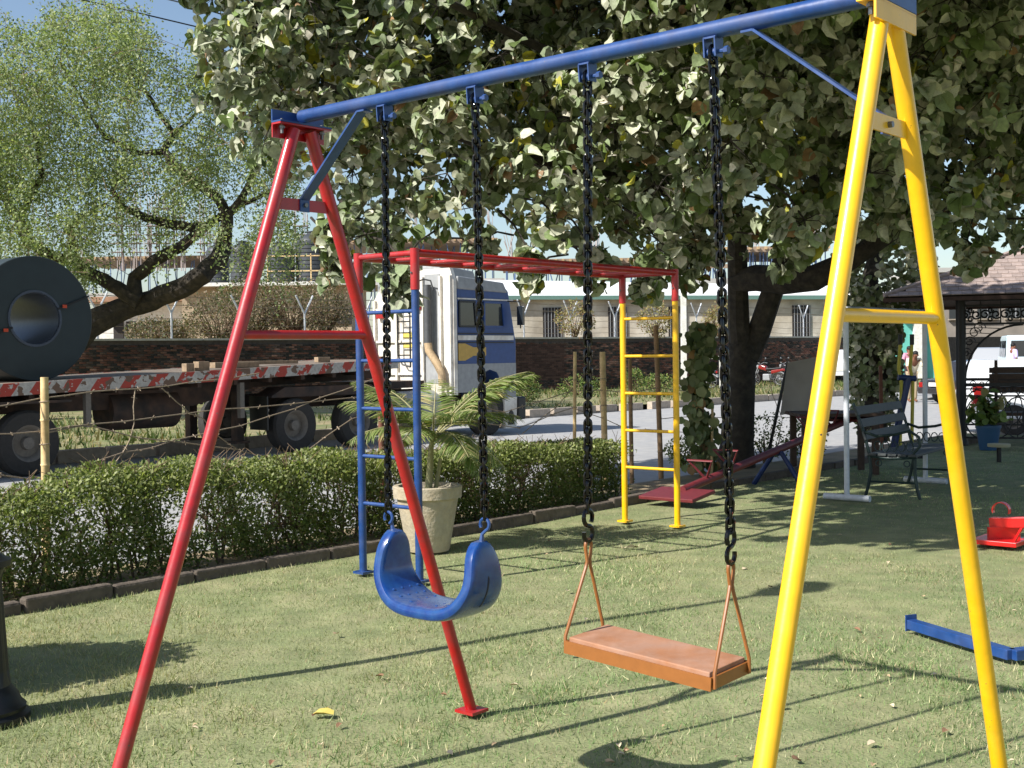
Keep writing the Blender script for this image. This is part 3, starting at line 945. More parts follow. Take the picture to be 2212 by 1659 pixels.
# headboard, facing back
hbp = [(0, .9), (2.4, .9), (2.4, 2.95), (1.95, 3.56), (.1, 3.56), (0, 3.3)]
MB().prism(hbp, (X0, 0, 0), (0, 1, 0), (0, 0, 1), (.1, 0, 0)).build('headboard', TWHITE, trk, False)
for y in (.06, .34, .86, 1.66, 2.34):
    MB().box((X0 - .035, y, 2.15 if y not in (2.34,) else 1.95), (.07, .055, 2.5 if y != 2.34 else 2.0)).build('rib', TWHITE, trk, False)
for z in (1.35, 2.05, 2.75):
    MB().box((X0 - .028, 1.26, z), (.055, .72, .05)).build('rib', TWHITE, trk, False)
    MB().box((X0 - .028, 2.0, z), (.055, .6, .05)).build('rib', TWHITE, trk, False)
MB().box((X0 - .006, .6, 2.3), (.012, .46, 2.3)).build('exhaust_recess', TGREY, trk, False)
MB().tube([(X0 - .16, .6, 3.22), (X0 - .16, .6, 2.0)], .085, 14).build('exhaust_stack', mat('stack_steel', lin(86, 88, 90), .5, metal=.4, var=.2), trk)
MB().tube([(X0 - .16, .6, 2.0), (X0 - .16, .58, 1.84), (X0 - .16, .34, 1.55), (X0 - .16, .22, 1.36), (X0 - .16, .2, 1.1)], [.085, .085, .082, .08, .08], 14).build('exhaust_elbow', PIPEB, trk)
MB().tube([(X0 - .2, .38, 3.1), (X0 - .2, .46, 3.3), (X0 - .2, .66, 3.34), (X0 - .2, .84, 3.3), (X0 - .2, .86, 1.9)], .018, 6).build('stack_guard', BLACK, trk)
ld = MB().tube([(X0 - .14, 1.15, 1.5), (X0 - .14, 1.15, 3.3), (X0 - .14, 1.22, 3.44), (X0 - .14, 1.46, 3.44), (X0 - .14, 1.53, 3.3), (X0 - .14, 1.53, 1.75), (X0 - .14, 1.4, 1.55), (X0 - .14, 1.15, 1.5)], .02, 6)
l_ = ld.build('ladder', BLACK, trk)
for z in np.arange(1.75, 3.2, .24): MB().tube([(X0 - .14, 1.15, z), (X0 - .14, 1.53, z)], .014, 6).build('step', BLACK, l_)
for y, z in ((.98, 2.78), (2.12, 2.62)): MB().box((X0 - .07, y, z), (.08, .24, .13)).build('marker_lamp', TRED, trk, False, .01)
for z in (1.98, 2.18): MB().box((X0 - .012, 1.34, z), (.012, .3, .13)).build('number_plate', mat('plate_yellow', lin(206, 188, 90), .6), trk, False)
MB().box((X0 - .012, 1.98, 2.35), (.012, .2, .16)).build('paper_label', TWHITE, trk, False)
# cab shell
cab = [(X0 + .12, .95), (X0 + .75, .95), (X0 + .78, 1.15), (X0 + .9, 1.35), (X0 + 1.12, 1.42), (X0 + 1.35, 1.36), (X0 + 1.5, 1.15), (X0 + 1.55, .8), (X0 + 2.0, .8), (X0 + 2.02, 2.0), (X0 + 1.78, 3.12), (X0 + 1.6, 3.26), (X0 + .12, 3.34)]
MB().prism(cab, (0, .02, 0), (1, 0, 0), (0, 0, 1), (0, 2.36, 0)).build('cab', TBLUE, trk, False, .03)
MB().prism([(X0 + .12, .95), (X0 + .75, .95), (X0 + .78, 1.15), (X0 + .9, 1.35), (X0 + 1.12, 1.42), (X0 + 1.35, 1.36), (X0 + 1.5, 1.15), (X0 + 1.55, .8), (X0 + 1.98, .8), (X0 + 1.99, 1.55), (X0 + .12, 1.55)], (0, .008, 0), (1, 0, 0), (0, 0, 1), (0, .014, 0)).build('skirt', TGREY, trk, False)
MB().prism([(X0 + .12, 3.12), (X0 + 1.72, 3.08), (X0 + 1.58, 3.3), (X0 + .12, 3.39)], (0, -.02, 0), (1, 0, 0), (0, 0, 1), (0, 2.44, 0)).build('roof', TGREY, trk, False, .03)
MB().prism([(X0 + .14, 3.38), (X0 + 1.3, 3.3), (X0 + 1.2, 3.56), (X0 + .14, 3.66)], (0, .5, 0), (1, 0, 0), (0, 0, 1), (0, 1.8, 0)).build('roof_deflector', TGREY, trk, False, .04)
for z, h_, m_ in ((2.1, .1, TWHITE), (2.92, .03, TWHITE), (2.19, .02, BLACK), (2.0, .02, BLACK)):
    MB().box((X0 + 1.02, .005, z), (1.78, .02, h_)).build('side_band', m_, trk, False)
MB().prism([(X0 + .14, 1.98), (X0 + .34, 1.98), (X0 + .6, 1.9), (X0 + 1.0, 1.9), (X0 + 1.0, 1.72), (X0 + .6, 1.72), (X0 + .34, 1.62), (X0 + .14, 1.62)], (0, .0, 0), (1, 0, 0), (0, 0, 1), (0, .02, 0)).build('chevron', TYEL, trk, False)
for x0, x1 in ((X0 + .2, X0 + .68), (X0 + .98, X0 + 1.58)):
    w1 = MB().prism([(x0, 2.36), (x1, 2.36), (x1 - (.06 if x1 > X0 + 1 else 0), 2.84), (x0, 2.84)], (0, .012, 0), (1, 0, 0), (0, 0, 1), (0, .01, 0)).build('side_window', GLASS, trk, False)
    mb = MB()
    mb.bar((x0 - .02, .005, 2.34), (x1 + .02, .005, 2.34), .03, .04).bar((x0 - .02, .005, 2.86), (x1, .005, 2.86), .03, .04).bar((x0 - .02, .005, 2.34), (x0 - .02, .005, 2.86), .03, .04, (1, 0, 0)).bar((x1 + .02, .005, 2.34), (x1 - .03, .005, 2.86), .03, .04, (1, 0, 0))
    mb.build('frame', BLACK if x0 < X0 + .5 else TBLUE, w1, False)
MB().prism([(.06, 2.1), (2.3, 2.1), (2.2, 3.0), (.16, 3.0)], (X0 + 2.0, 0, 0), (0, 1, 0), (-.235, 0, 1), (.03, 0, .007)).build('windscreen', GLASS, trk, False)
mr = MB().tube([(X0 + 1.72, .0, 2.9), (X0 + 1.86, -.24, 2.88), (X0 + 1.86, -.25, 2.3)], .015, 6)
mr = mr.build('mirror', BLACK, trk)
MB().box((X0 + 1.87, -.25, 2.58), (.05, .2, .42)).build('mirror_glass', GLASS, mr, False, .02)
MB().prism([(X0 + 1.58, .12), (X0 + 1.95, .12), (X0 + 1.98, .8), (X0 + 1.56, .8)], (0, -.02, 0), (1, 0, 0), (0, 0, 1), (0, .3, 0)).build('entry_step', TWHITE, trk, False)
MB().prism([(X0 + 1.66, .2), (X0 + 1.88, .2), (X0 + 1.85, .46), (X0 + 1.77, .54), (X0 + 1.69, .46)], (0, -.026, 0), (1, 0, 0), (0, 0, 1), (0, .02, 0)).build('step_opening', BLACK, trk, False)
MB().box((X0 + 2.12, 1.2, .55), (.26, 2.5, .5)).build('bumper', BLACK, trk, False, .03)
for y in (.3, 2.1): MB().lathe([(.0, 0), (.11, .0), (.11, .03), (0, .05)], (X0 + 2.24, y, .62), 16, Matrix.Rotation(R(90), 3, 'Y')).build('headlight', GREYM, trk)
MB().box((7.4, .75, .92), (5.6, .12, .26)).build('chassis_rail', CHAS, trk, False)
MB().box((7.4, 1.65, .92), (5.6, .12, .26)).build('chassis_rail', CHAS, trk, False)
MB().tube([(7.9, .35, .72), (8.9, .35, .72)], .3, 18).build('fuel_tank', TGREY, trk)
MB().box((8.2, 1.3, 1.15), (1.3, 1.6, .14)).build('catwalk', CHAS, trk, False)
for x in (5.05, 6.6, X0 + 1.12):
    for y in (.17, 2.23): wheel(trk, x, y)
MB().box((4.35, .2, .75), (.03, .5, .6)).build('mudflap', BLACK, trk, False)
MB().prism([(4.5, 1.05), (4.8, 1.2), (6.9, 1.2), (7.2, 1.05), (7.2, 1.02), (4.5, 1.02)], (0, .02, 0), (1, 0, 0), (0, 0, 1), (0, .5, 0)).build('mudguard', CHAS, trk, False)

trl = thing('flatbed_trailer', (0, 0, 0), 'long flatbed trailer with red and white striped side rail behind the hedge', 'trailer')
def bz(x): return 1.42 + .034 * max(x, -1)
DECK = mat('deck_steel', lin(110, 100, 90), .85, var=.3, scale=2, col2=lin(112, 96, 80))
mb = MB()
XS = [-5, -1, 1, 3, 5, 7.6]
for a, b in zip(XS, XS[1:]):
    mb.bar((a, 1.2, bz(a) - .03), (b, 1.2, bz(b) - .03), 2.36, .06)
mb.build('deck', DECK, trl, False)
# striped side rail: painted slanting bands
def striped():
    m = mat('striped_rail', lin(170, 166, 158), .75, var=.25, scale=9)
    n = m.node_tree; L = n.links.new
    tc = n.nodes.new('ShaderNodeTexCoord'); sp = n.nodes.new('ShaderNodeSeparateXYZ'); L(tc.outputs['Object'], sp.inputs[0])
    a = n.nodes.new('ShaderNodeMath'); a.operation = 'MULTIPLY_ADD'; a.inputs[1].default_value = -.75; L(sp.outputs['Z'], a.inputs[0]); L(sp.outputs['X'], a.inputs[2])
    b = n.nodes.new('ShaderNodeMath'); b.operation = 'MULTIPLY'; b.inputs[1].default_value = 1 / .5; L(a.outputs[0], b.inputs[0])
    c = n.nodes.new('ShaderNodeMath'); c.operation = 'FRACT'; L(b.outputs[0], c.inputs[0])
    d = n.nodes.new('ShaderNodeMath'); d.operation = 'GREATER_THAN'; d.inputs[1].default_value = .5; L(c.outputs[0], d.inputs[0])
    nz = n.nodes.new('ShaderNodeTexNoise'); nz.inputs['Scale'].default_value = 11; nz.inputs['Detail'].default_value = 6; L(tc.outputs['Object'], nz.inputs['Vector'])
    wr = n.nodes.new('ShaderNodeMath'); wr.operation = 'LESS_THAN'; wr.inputs[1].default_value = .57; L(nz.outputs['Fac'], wr.inputs[0])
    mu = n.nodes.new('ShaderNodeMath'); mu.operation = 'MULTIPLY'; L(d.outputs[0], mu.inputs[0]); L(wr.outputs[0], mu.inputs[1])
    bs_ = n.nodes['Principled BSDF']
    old = bs_.inputs['Base Color'].links[0].from_socket
    mx = n.nodes.new('ShaderNodeMix'); mx.data_type = 'RGBA'; L(mu.outputs[0], mx.inputs['Factor']); L(old, mx.inputs[6]); mx.inputs[7].default_value = (*lin(160, 60, 46), 1)
    r2 = n.nodes.new('ShaderNodeTexNoise'); r2.inputs['Scale'].default_value = 5; r2.inputs['Detail'].default_value = 8; L(tc.outputs['Object'], r2.inputs['Vector'])
    g = n.nodes.new('ShaderNodeMath'); g.operation = 'GREATER_THAN'; g.inputs[1].default_value = .57; L(r2.outputs['Fac'], g.inputs[0])
    m2 = n.nodes.new('ShaderNodeMix'); m2.data_type = 'RGBA'; L(g.outputs[0], m2.inputs['Factor']); L(mx.outputs[2], m2.inputs[6]); m2.inputs[7].default_value = (*lin(104, 82, 66), 1)
    L(m2.outputs[2], bs_.inputs['Base Color'])
    return m
STRIPE = striped()
mb = MB()
for a, b in zip(XS, XS[1:]):
    mb.bar((a, .0, bz(a) - .09), (b, .0, bz(b) - .09), .06, .19)
mb.build('side_rail', STRIPE, trl, False)
mb = MB()
for a, b in zip(XS, XS[1:]): mb.bar((a, 2.4, bz(a) - .09), (b, 2.4, bz(b) - .09), .06, .19)
mb.build('side_rail', STRIPE, trl, False)
for y in (.62, 1.78):
    mb = MB()
    mb.prism([(-5, .95), (3.2, .92), (4.6, 1.22), (7.4, 1.3), (7.4, 1.56), (4.6, 1.5), (-5, 1.34)], (0, y - .06, 0), (1, 0, 0), (0, 0, 1), (0, .12, 0))
    mb.build('main_beam', CHAS, trl, False)
for x in np.arange(-4.5, 7.4, .75):
    mb = MB().bar((x, .05, bz(x) - .2), (x, 2.35, bz(x) - .2), .08, .14); mb.build('cross_member', CHAS, trl, False)
for x in (.95, 3.9):
    MB().box((x, .12, 1.0), (.09, .09, .62)).build('stake_pocket', RIM, trl, False)
for x in (2.4,):
    for y in (.5, 1.9):
        lgx = MB().box((x + 1.7, y, .75), (.16, .16, 1.0)).build('landing_leg', CHAS, trl, False)
        MB().box((x + 1.7, y, .24), (.3, .3, .04)).build('foot', CHAS, lgx, False)
MB().tube([(1.6, .75, .9), (2.9, .75, .9)], .33, 18).build('spare_tyre_carrier', CHAS, trl)
for x in (-1.42, -.06):
    for y in (.17, 2.23): wheel(trl, x, y, .5)
MB().box((-.7, .2, 1.12), (2.6, .5, .04)).build('mudguard', CHAS, trl, False)

coil = thing('steel_coil', (.3, .45, 0), 'huge dark steel coil with hollow eye standing on the trailer', 'steel coil')
COILM = mat('coil_steel', lin(50, 60, 62), .55, metal=.35, var=.1, scale=2, bump=.05, bscale=12)
rc = .965; zc = bz(.3) + rc
prof = [(.405, 0)]
for k in range(9):
    r0 = .42 + (rc - .43) * k / 8
    prof += [(r0, .0 + .006 * (k % 2))]
prof += [(rc, .01), (rc, 1.69), (rc - .02, 1.7), (.405, 1.7)]
rotc = Matrix.Rotation(R(-90), 3, 'X')
MB().lathe(prof, (.3, .45, zc), 56, rotc, True).build('body', COILM, coil)
MB().lathe([(.405, -.012), (.44, -.012), (.44, .02), (.395, .02), (.395, 1.68), (.405, 1.68)], (.3, .45, zc), 40, rotc, True).build('eye_sleeve', mat('eye_steel', lin(74, 82, 94), .4, metal=.4, var=.1), coil)
for a in (R(22), R(201)):
    dx, dz = math.cos(a), math.sin(a)
    st_ = MB().bar((.3 + dx * .4, .432, zc + dz * .4), (.3 + dx * (rc + .01), .432, zc + dz * (rc + .01)), .03, .006, (0, 1, 0)).build('strap', BLACK, coil, False)
    MB().box((.3 + dx * .52, .425, zc + dz * .52), (.07, .012, .05)).build('clip', mat('orange_clip', lin(190, 70, 36), .6), st_, False)
WOOD = mat('weathered_wood', lin(148, 128, 104), .9, var=.3, scale=6, bump=.3, bscale=20)
def timber(x, y, z, d, label, rz=0):
    o = MB().box((0, 0, 0), d).build('timber_block', WOOD, None, False, .006)
    tag(o, label, 'timber', 'loose timbers on the trailer deck')
    o.location = VROOT + Matrix.Rotation(VANG, 3, 'Z') @ V((x, y, z)); o.rotation_euler = (0, 0, VANG + rz)
timber(-.85, .25, bz(-.85) + .09, (.5, .3, .18), 'pale wedge block at the foot of the steel coil')
timber(2.95, .3, bz(2.95) + .07, (.16, .14, .14), 'leftmost small block of the row on the trailer deck')
timber(3.22, .3, bz(3.22) + .08, (.22, .16, .16), 'second small block of the row on the trailer deck')
timber(3.95, .34, bz(3.95) + .065, (.95, .16, .1), 'short beam at the left of the red leg on the trailer deck')
timber(4.75, .6, bz(4.75) + .07, (1.6, .2, .06), 'long thin plank lying along the trailer deck', .06)
timber(6.1, .5, bz(6.1) + .06, (.3, .12, .1), 'single block near the blue post on the trailer deck')
for t in (trk, trl, coil):
    if t is coil:
        o0 = V((.3, .45, 0)); t.location = VROOT + Matrix.Rotation(VANG, 3, 'Z') @ o0; t.rotation_euler = (0, 0, VANG)
    else: place(t)

# ================================================================== VEGETATION
def rnd_dirs(n, bias=(0, 0, 0), spread=1.):
    d = rng.normal(size=(n, 3)) * spread + np.array(bias)
    return d / (np.linalg.norm(d, axis=1, keepdims=True) + 1e-9)

# ---- lawn grass
GRASS = mat('grass_blade', (0, 0, 0), .6, attr=True, trans=.3, tcol=(1.1, 1.2, .6), spec=.3)
def grass(n, s0, s1, o0, o1, hmin, hmax, wd, power, cols, p, name, keep=None, zoff=0.):
    uu = rng.uniform(0, 1, n) ** power
    # density falls with distance from the viewer
    s_ = rng.uniform(s0, s1, n); o_ = rng.uniform(o0, o1, n)
    P = np.array(BORDER0)[None] + s_[:, None] * np.array(TD)[None] - o_[:, None] * np.array(ND)[None]
    if keep is not None:
        k = keep(P); P = P[k]
    n = len(P)
    P[:, 2] = .012 * np.sin(P[:, 0] * 1.7 + P[:, 1]) * np.sin(P[:, 1] * 1.3) - .014 + zoff
    pat = noise3(P * np.array([1.1, 1.1, 0]), 5)
    h = rng.uniform(hmin, hmax, n) * (1 + .25 * pat)
    y = rnd_dirs(n, (0, 0, 1.15), .62)
    z = rnd_dirs(n)
    fr = frames(y, z, h)
    c = palette(n, cols, p, .18)
    c *= (1 + .16 * pat)[:, None]
    dry = .6 * noise3(P * np.array([.6, .6, 0]), 9) + .5 * noise3(P * np.array([2.4, 2.4, 0]), 10)
    c = c * (1 - .5 * np.clip(dry + .2, 0, 1))[:, None] + np.array(lin(178, 166, 128))[None] * (.5 * np.clip(dry + .2, 0, 1))[:, None]
    w = wd
    o = scatter(name, [(-w, 0, 0), (w, 0, 0), (.1, 1, .25)], [(0, 1, 2)], P, fr, c, GRASS, None, 'stuff')
    return o
def keep_near(P):
    d = P[:, 1]; u = np.abs(P[:, 0]) / np.maximum(d, .1)
    return (d > 3.3) & (u < .47) & (rng.uniform(0, 1, len(P)) < np.clip((6.5 / d) ** 1.6, .05, 1))
g = grass(950000, -6.5, 15.5, -13.5, -.03, .012, .027, .085, 1, [(122, 146, 92), (140, 158, 108), (104, 130, 78), (186, 182, 146), (158, 140, 110)], [.33, .33, .15, .14, .05], 'grass', keep_near)
tag(g, 'short dry-tipped lawn grass under the swings', 'grass', kind='stuff')
def keep_close(P):
    d = P[:, 1]; u = np.abs(P[:, 0]) / np.maximum(d, .1)
    tuft = noise3(P * np.array([3.1, 3.1, 0]), 17)
    return (d > 3.3) & (d < 9) & (u < .47) & (tuft + rng.normal(0, .4, len(P)) > .25) & (rng.uniform(0, 1, len(P)) < np.clip((5.5 / d) ** 1.5, .05, 1))
g2 = grass(420000, -4.5, 9, -7.5, -.03, .02, .042, .07, 1, [(112, 136, 84), (134, 152, 102), (96, 122, 72), (196, 188, 150), (164, 142, 110)], [.3, .28, .17, .19, .06], 'grass_tufts', keep_close)
tag(g2, 'slightly longer grass tufts and straw in the near lawn', 'grass', kind='stuff')

# ---- verge grass beyond the road
def verge_grass():
    n = 60000
    k = rng.uniform(-6, 46, n); q = rng.uniform(0, 1, n)
    kp = np.array([tuple(p) for p in KERBP])
    # along the kerb polyline
    seg = np.linalg.norm(np.diff(kp, axis=0), axis=1); cum = np.concatenate([[0], np.cumsum(seg)])
    dist = rng.uniform(cum[1], cum[-1], n)
    i = np.clip(np.searchsorted(cum, dist) - 1, 0, len(seg) - 1)
    f = ((dist - cum[i]) / seg[i])[:, None]
    a = kp[i] * (1 - f) + kp[i + 1] * f
    dirn = (kp[i + 1] - kp[i]) / seg[i][:, None]
    perp = np.stack([-dirn[:, 1], dirn[:, 0], 0 * dirn[:, 0]], 1)
    P = a + perp * (rng.uniform(.2, 15, n)[:, None])
    wn = np.array([-.597, .802, 0]); w0 = np.array(wallpt(0))
    ok = ((P - w0) @ wn < -.25) & (P[:, 1] > 12) & (np.abs(P[:, 0]) / P[:, 1] < .47)
    P = P[ok]; n = len(P); P[:, 2] = -.13
    pat = noise3(P * np.array([.5, .5, 0]), 15)
    ok = pat + rng.normal(0, .4, n) > -.05
    P = P[ok]; pat = pat[ok]; n = len(P)
    h = rng.uniform(.05, .2, n) * (1 + .5 * np.clip(pat, 0, 1))
    fr = frames(rnd_dirs(n, (0, 0, 1.3), .6), rnd_dirs(n), h)
    c = palette(n, [(84, 100, 54), (108, 116, 70), (150, 138, 100), (66, 84, 46)], [.3, .25, .27, .18], .2)
    tag(scatter('verge_grass', [(-.14, 0, 0), (.14, 0, 0), (.1, 1, .3)], [(0, 1, 2)], P, fr, c, GRASS, None, 'stuff'), 'rough weedy grass on the verge along the brick wall', 'grass', kind='stuff')
verge_grass()

# ---- hedge
HEDGEL = LEAFY('hedge_leaf', .42, .5, (1.15, 1.25, .6))
TWIG = mat('hedge_twig', lin(104, 86, 66), .9, var=.3, scale=8)
def hedge(s0, s1, h0, h1, label, n, seed):
    t = thing('hedge', line((s0 + s1) / 2, .45), label, 'hedge')
    k = int(n)
    s_ = rng.uniform(s0, s1, k); f = (s_ - s0) / (s1 - s0)
    hh = np.interp(s_, [-.5, .1, .8, 2.2, 4, 6.7], [.55, .66, .80, .74, .68, .60])
    zz = rng.beta(1.35, 1.1, k)
    # boxy rounded cross-section with leaf shell
    hw = .30 * np.sqrt(np.clip(1 - np.clip((zz - .7) / .34, 0, 1) ** 2, 0.05, 1)) * (.62 + .38 * np.clip(zz / .4, 0, 1))
    side = rng.uniform(-1, 1, k); side = np.sign(side) * np.abs(side) ** .55
    o_ = .45 + side * hw
    P = np.array(BORDER0)[None] + s_[:, None] * np.array(TD)[None] - o_[:, None] * np.array(ND)[None]
    P[:, 2] = zz * hh
    bump = noise3(P * np.array([2.4, 2.4, 2.0]), seed)
    P[:, 2] += .05 * bump * zz
    P[:, :2] += rng.normal(0, .018, (k, 2))
    gap = noise3(P * np.array([4.6, 4.6, 4.2]), seed + 1)
    dens = np.where(zz > .72, .95, np.where(zz > .34, .2, .55))
    keep = (gap * .75 + rng.uniform(0, 1, k)) < dens + .12
    endf = np.minimum(s_ - s0, s1 - s_) / .35
    keep &= rng.uniform(0, 1, k) < np.clip(endf, .1, 1)
    P, zz = P[keep], zz[keep]; k = len(P)
    y = rnd_dirs(k, (0, 0, .35), 1.)
    z = rnd_dirs(k, (-.2, -.3, .8), .8)
    fr = frames(y, z, rng.uniform(.022, .042, k))
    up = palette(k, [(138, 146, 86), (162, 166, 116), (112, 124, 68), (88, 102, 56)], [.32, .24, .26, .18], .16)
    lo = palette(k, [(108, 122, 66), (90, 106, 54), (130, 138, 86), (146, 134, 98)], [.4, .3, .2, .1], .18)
    c = np.where((zz + rng.normal(0, .13, k) > .62)[:, None], up, lo)  # paler top leaves carry sunlight; low ones are darker for shade and a darker row
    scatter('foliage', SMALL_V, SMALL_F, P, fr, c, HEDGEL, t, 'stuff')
    # stems and twigs
    mb = MB()
    for i in range(int((s1 - s0) * 16)):
        s0_ = random.uniform(s0 + .05, s1 - .05)
        hgt = float(np.interp(s0_, [-.5, .1, .8, 2.2, 4, 6.7], [.55, .66, .80, .74, .68, .60]))
        p = line(s0_, .45 + random.uniform(-.12, .12))
        pts = [p]
        for q in range(4):
            p = p + V((random.uniform(-.07, .07), random.uniform(-.07, .07), hgt * .22))
            pts.append(p)
            for _ in range(4):
                e = p + V((random.uniform(-.18, .18), random.uniform(-.18, .18), random.uniform(.02, .18)))
                mb.tube([p, (p + e) / 2 + V((random.uniform(-.02, .02), 0, .02)), e], [.0035, .003, .002], 3, False)
        mb.tube(pts, [.011, .009, .007, .005, .004], 5, False)
    tw = mb.build('twigs', TWIG, t); tw['kind'] = 'stuff'
    return t
hedge(-.55, 6.75, .92, .66, 'clipped see-through hedge running along the road side of the lawn', 150000, 21)
# small wild shrubs further along the edge
def shrub(name, c, rx, rz, n, label, cols, p, lf=(.03, .06), seed=0, cat='shrub', group=None, stems=8, zc=None, dens=.25, big=False, trans=.25, mname='shrub_leaf'):
    t = thing(name, V((c[0], c[1], c[2])), label, cat, group)
    d = rnd_dirs(n); r = rng.uniform(.25, 1, n) ** .5
    P = d * r[:, None] * np.array([rx, rx, rz])
    ctr_ = np.array([c[0], c[1], c[2] + (rz if zc is None else zc)])
    gap = noise3(P / max(rx, .3) * 4.2, seed)
    keep = (gap + rng.normal(0, .4, n)) > -dens
    P = P[keep]; d = d[keep]; n = len(P)
    P = P * (1 + .18 * noise3(P / max(rx, .3) * 2.5, seed + 2))[:, None] + ctr_
    P[:, 2] = np.maximum(P[:, 2], c[2] + .02)
    y = rnd_dirs(n, (0, 0, -.25 if big else .2), 1) + d * .5
    z = rnd_dirs(n, (-.3, -.4, .7), .7)
    fr = frames(y, z, rng.uniform(lf[0], lf[1], n))
    scatter('foliage', LEAF_V if big else SMALL_V, LEAF_F if big else SMALL_F, P, fr, palette(n, cols, p, .18), LEAFY(mname, trans), t, 'stuff')
    mb = MB()
    for k in range(stems):
        a = random.uniform(0, 6.28); e = V(ctr_) + V((math.cos(a) * rx * .7, math.sin(a) * rx * .7, random.uniform(-.2, .7) * rz))
        b = V((c[0], c[1], c[2])) + V((random.uniform(-.06, .06), random.uniform(-.06, .06), 0))
        m_ = (b + e) / 2 + V((random.uniform(-.1, .1) * rx, random.uniform(-.1, .1) * rx, .1 * rz))
        mb.tube([b, m_, e], [.02 * rx + .006, .012 * rx + .004, .003], 5, False)
    mb.build('stems', TWIG, t)
    return t
GR = [(96, 116, 54), (74, 96, 44), (122, 134, 70), (140, 130, 84)]
GP = [.35, .3, .22, .13]
for (u, v, rx, rz, lab) in ((1655, 1000, .36, .34, 'loose leafy shrub beside the trunk of the big tree'), (1742, 1000, .30, .32, 'loose leafy shrub below the grey leaning board'), (1480, 1010, .28, .2, 'low weedy shrub behind the yellow ladder')):
    p = G(u, v); shrub('wild_shrub', (p.x, p.y, 0), rx, rz, 1500, lab, GR, GP, (.03, .055), 31 + u)
for (u, d, rx, rz, lab) in ((1135, 41, .6, .38, 'low green weed clump in front of the truck bumper'), (1250, 46.5, .9, .4, 'dusty weed mound at the foot of the wall behind the bamboo stake'), (1370, 45, .5, .55, 'taller weed clump at the wall behind the yellow ladder'), (1420, 50, .8, .4, 'weed clump at the wall left of the utility pole')):
    p = W(u, 800, d); shrub('weed_clump', (p.x, d, -.14), rx, rz, 1400, lab, GR, GP, (.05, .11), int(u))
for i, (u, vb, d, rx, rz) in enumerate(((475, 738, 47, 1.5, 1.15), (545, 732, 50, 1.9, 1.5), (632, 730, 50, 1.8, 1.45), (705, 715, 52, 1.3, 1.3), (355, 735, 48, 1.5, .6))):
    p = W(u, vb, d)
    lab = ['brown dry creeper mass on the wall left of the red leg', 'tall dry creeper mass on the wall behind the front red leg', 'dry twiggy creeper between the red legs', 'dry creeper hanging below the largest water tank', 'thin dry creeper in front of the low white building'][i]
    shrub('dry_creeper', (p.x, d, p.z - .3), rx, rz, 5200, lab, [(132, 116, 94), (110, 98, 78), (92, 98, 62), (72, 84, 48)], [.34, .3, .2, .16], (.06, .13), 61 + i, 'creeper', None, 60, None, .35, mname='creeper_leaf')
for i, (k, lab) in enumerate(((19.3, 'leafy creeper on the wire fence left of the yellow ladder'), (24.0, 'brownish creeper on the wire fence behind the yellow ladder'), (28.2, 'thin creeper on the wire fence by the utility pole'))):
    p = wallpt(k, WALLH - .1)
    shrub('fence_creeper', (p.x, p.y, p.z), .85, .85, 2600, lab, [(150, 140, 96), (120, 116, 70), (132, 104, 80)], [.4, .35, .25], (.07, .14), 90 + i, 'creeper', None, 16, None, .1, mname='creeper_leaf')
p = V((-3.0, 5.55, 0)); shrub('shadow_shrub', (p.x, p.y, 0), .46, .52, 7000, 'rounded shrub added out of view to cast the shadow beside the lamp post', GR, GP, (.05, .09), 77, dens=1.5)  # unseen stand-in, added for the shadow it throws near the lamp base

# ---- potted palm
pp = V((-.66, 9.33, 0))
pot = thing('potted_palm', pp, 'young palm in a weathered concrete planter by the hedge', 'potted plant')
ph = .5
MB().lathe([(.16, 0), (.165, .01), (.235, ph - .1), (.262, ph - .09), (.268, ph - .005), (.26, ph), (.225, ph), (.215, ph - .07), (.20, ph - .1)], pp, 36).build('planter', POTM, pot)
MB().lathe([(.001, 0), (.203, .0)], pp + UZ * (ph - .085), 24).build('soil', SOIL, pot)
PALML = mat('palm_leaflet', (0, 0, 0), .45, attr=True, trans=.25, tcol=(1.2, 1.3, .5), spec=.5)
PALMS = mat('palm_stalk', lin(150, 146, 104), .6, var=.2, scale=14)
crown = pp + V((.05, 0, ph + .36))
st1 = MB().tube([pp + UZ * (ph - .1), pp + V((.02, .01, ph + .1)), pp + V((.03, 0, ph + .28)), crown], [.032, .026, .022, .018], 10)
st1.tube([pp + V((.05, .03, ph - .1)), pp + V((.1, .05, ph + .2))], [.018, .014], 8)
st1.build('stem', PALMS, pot)
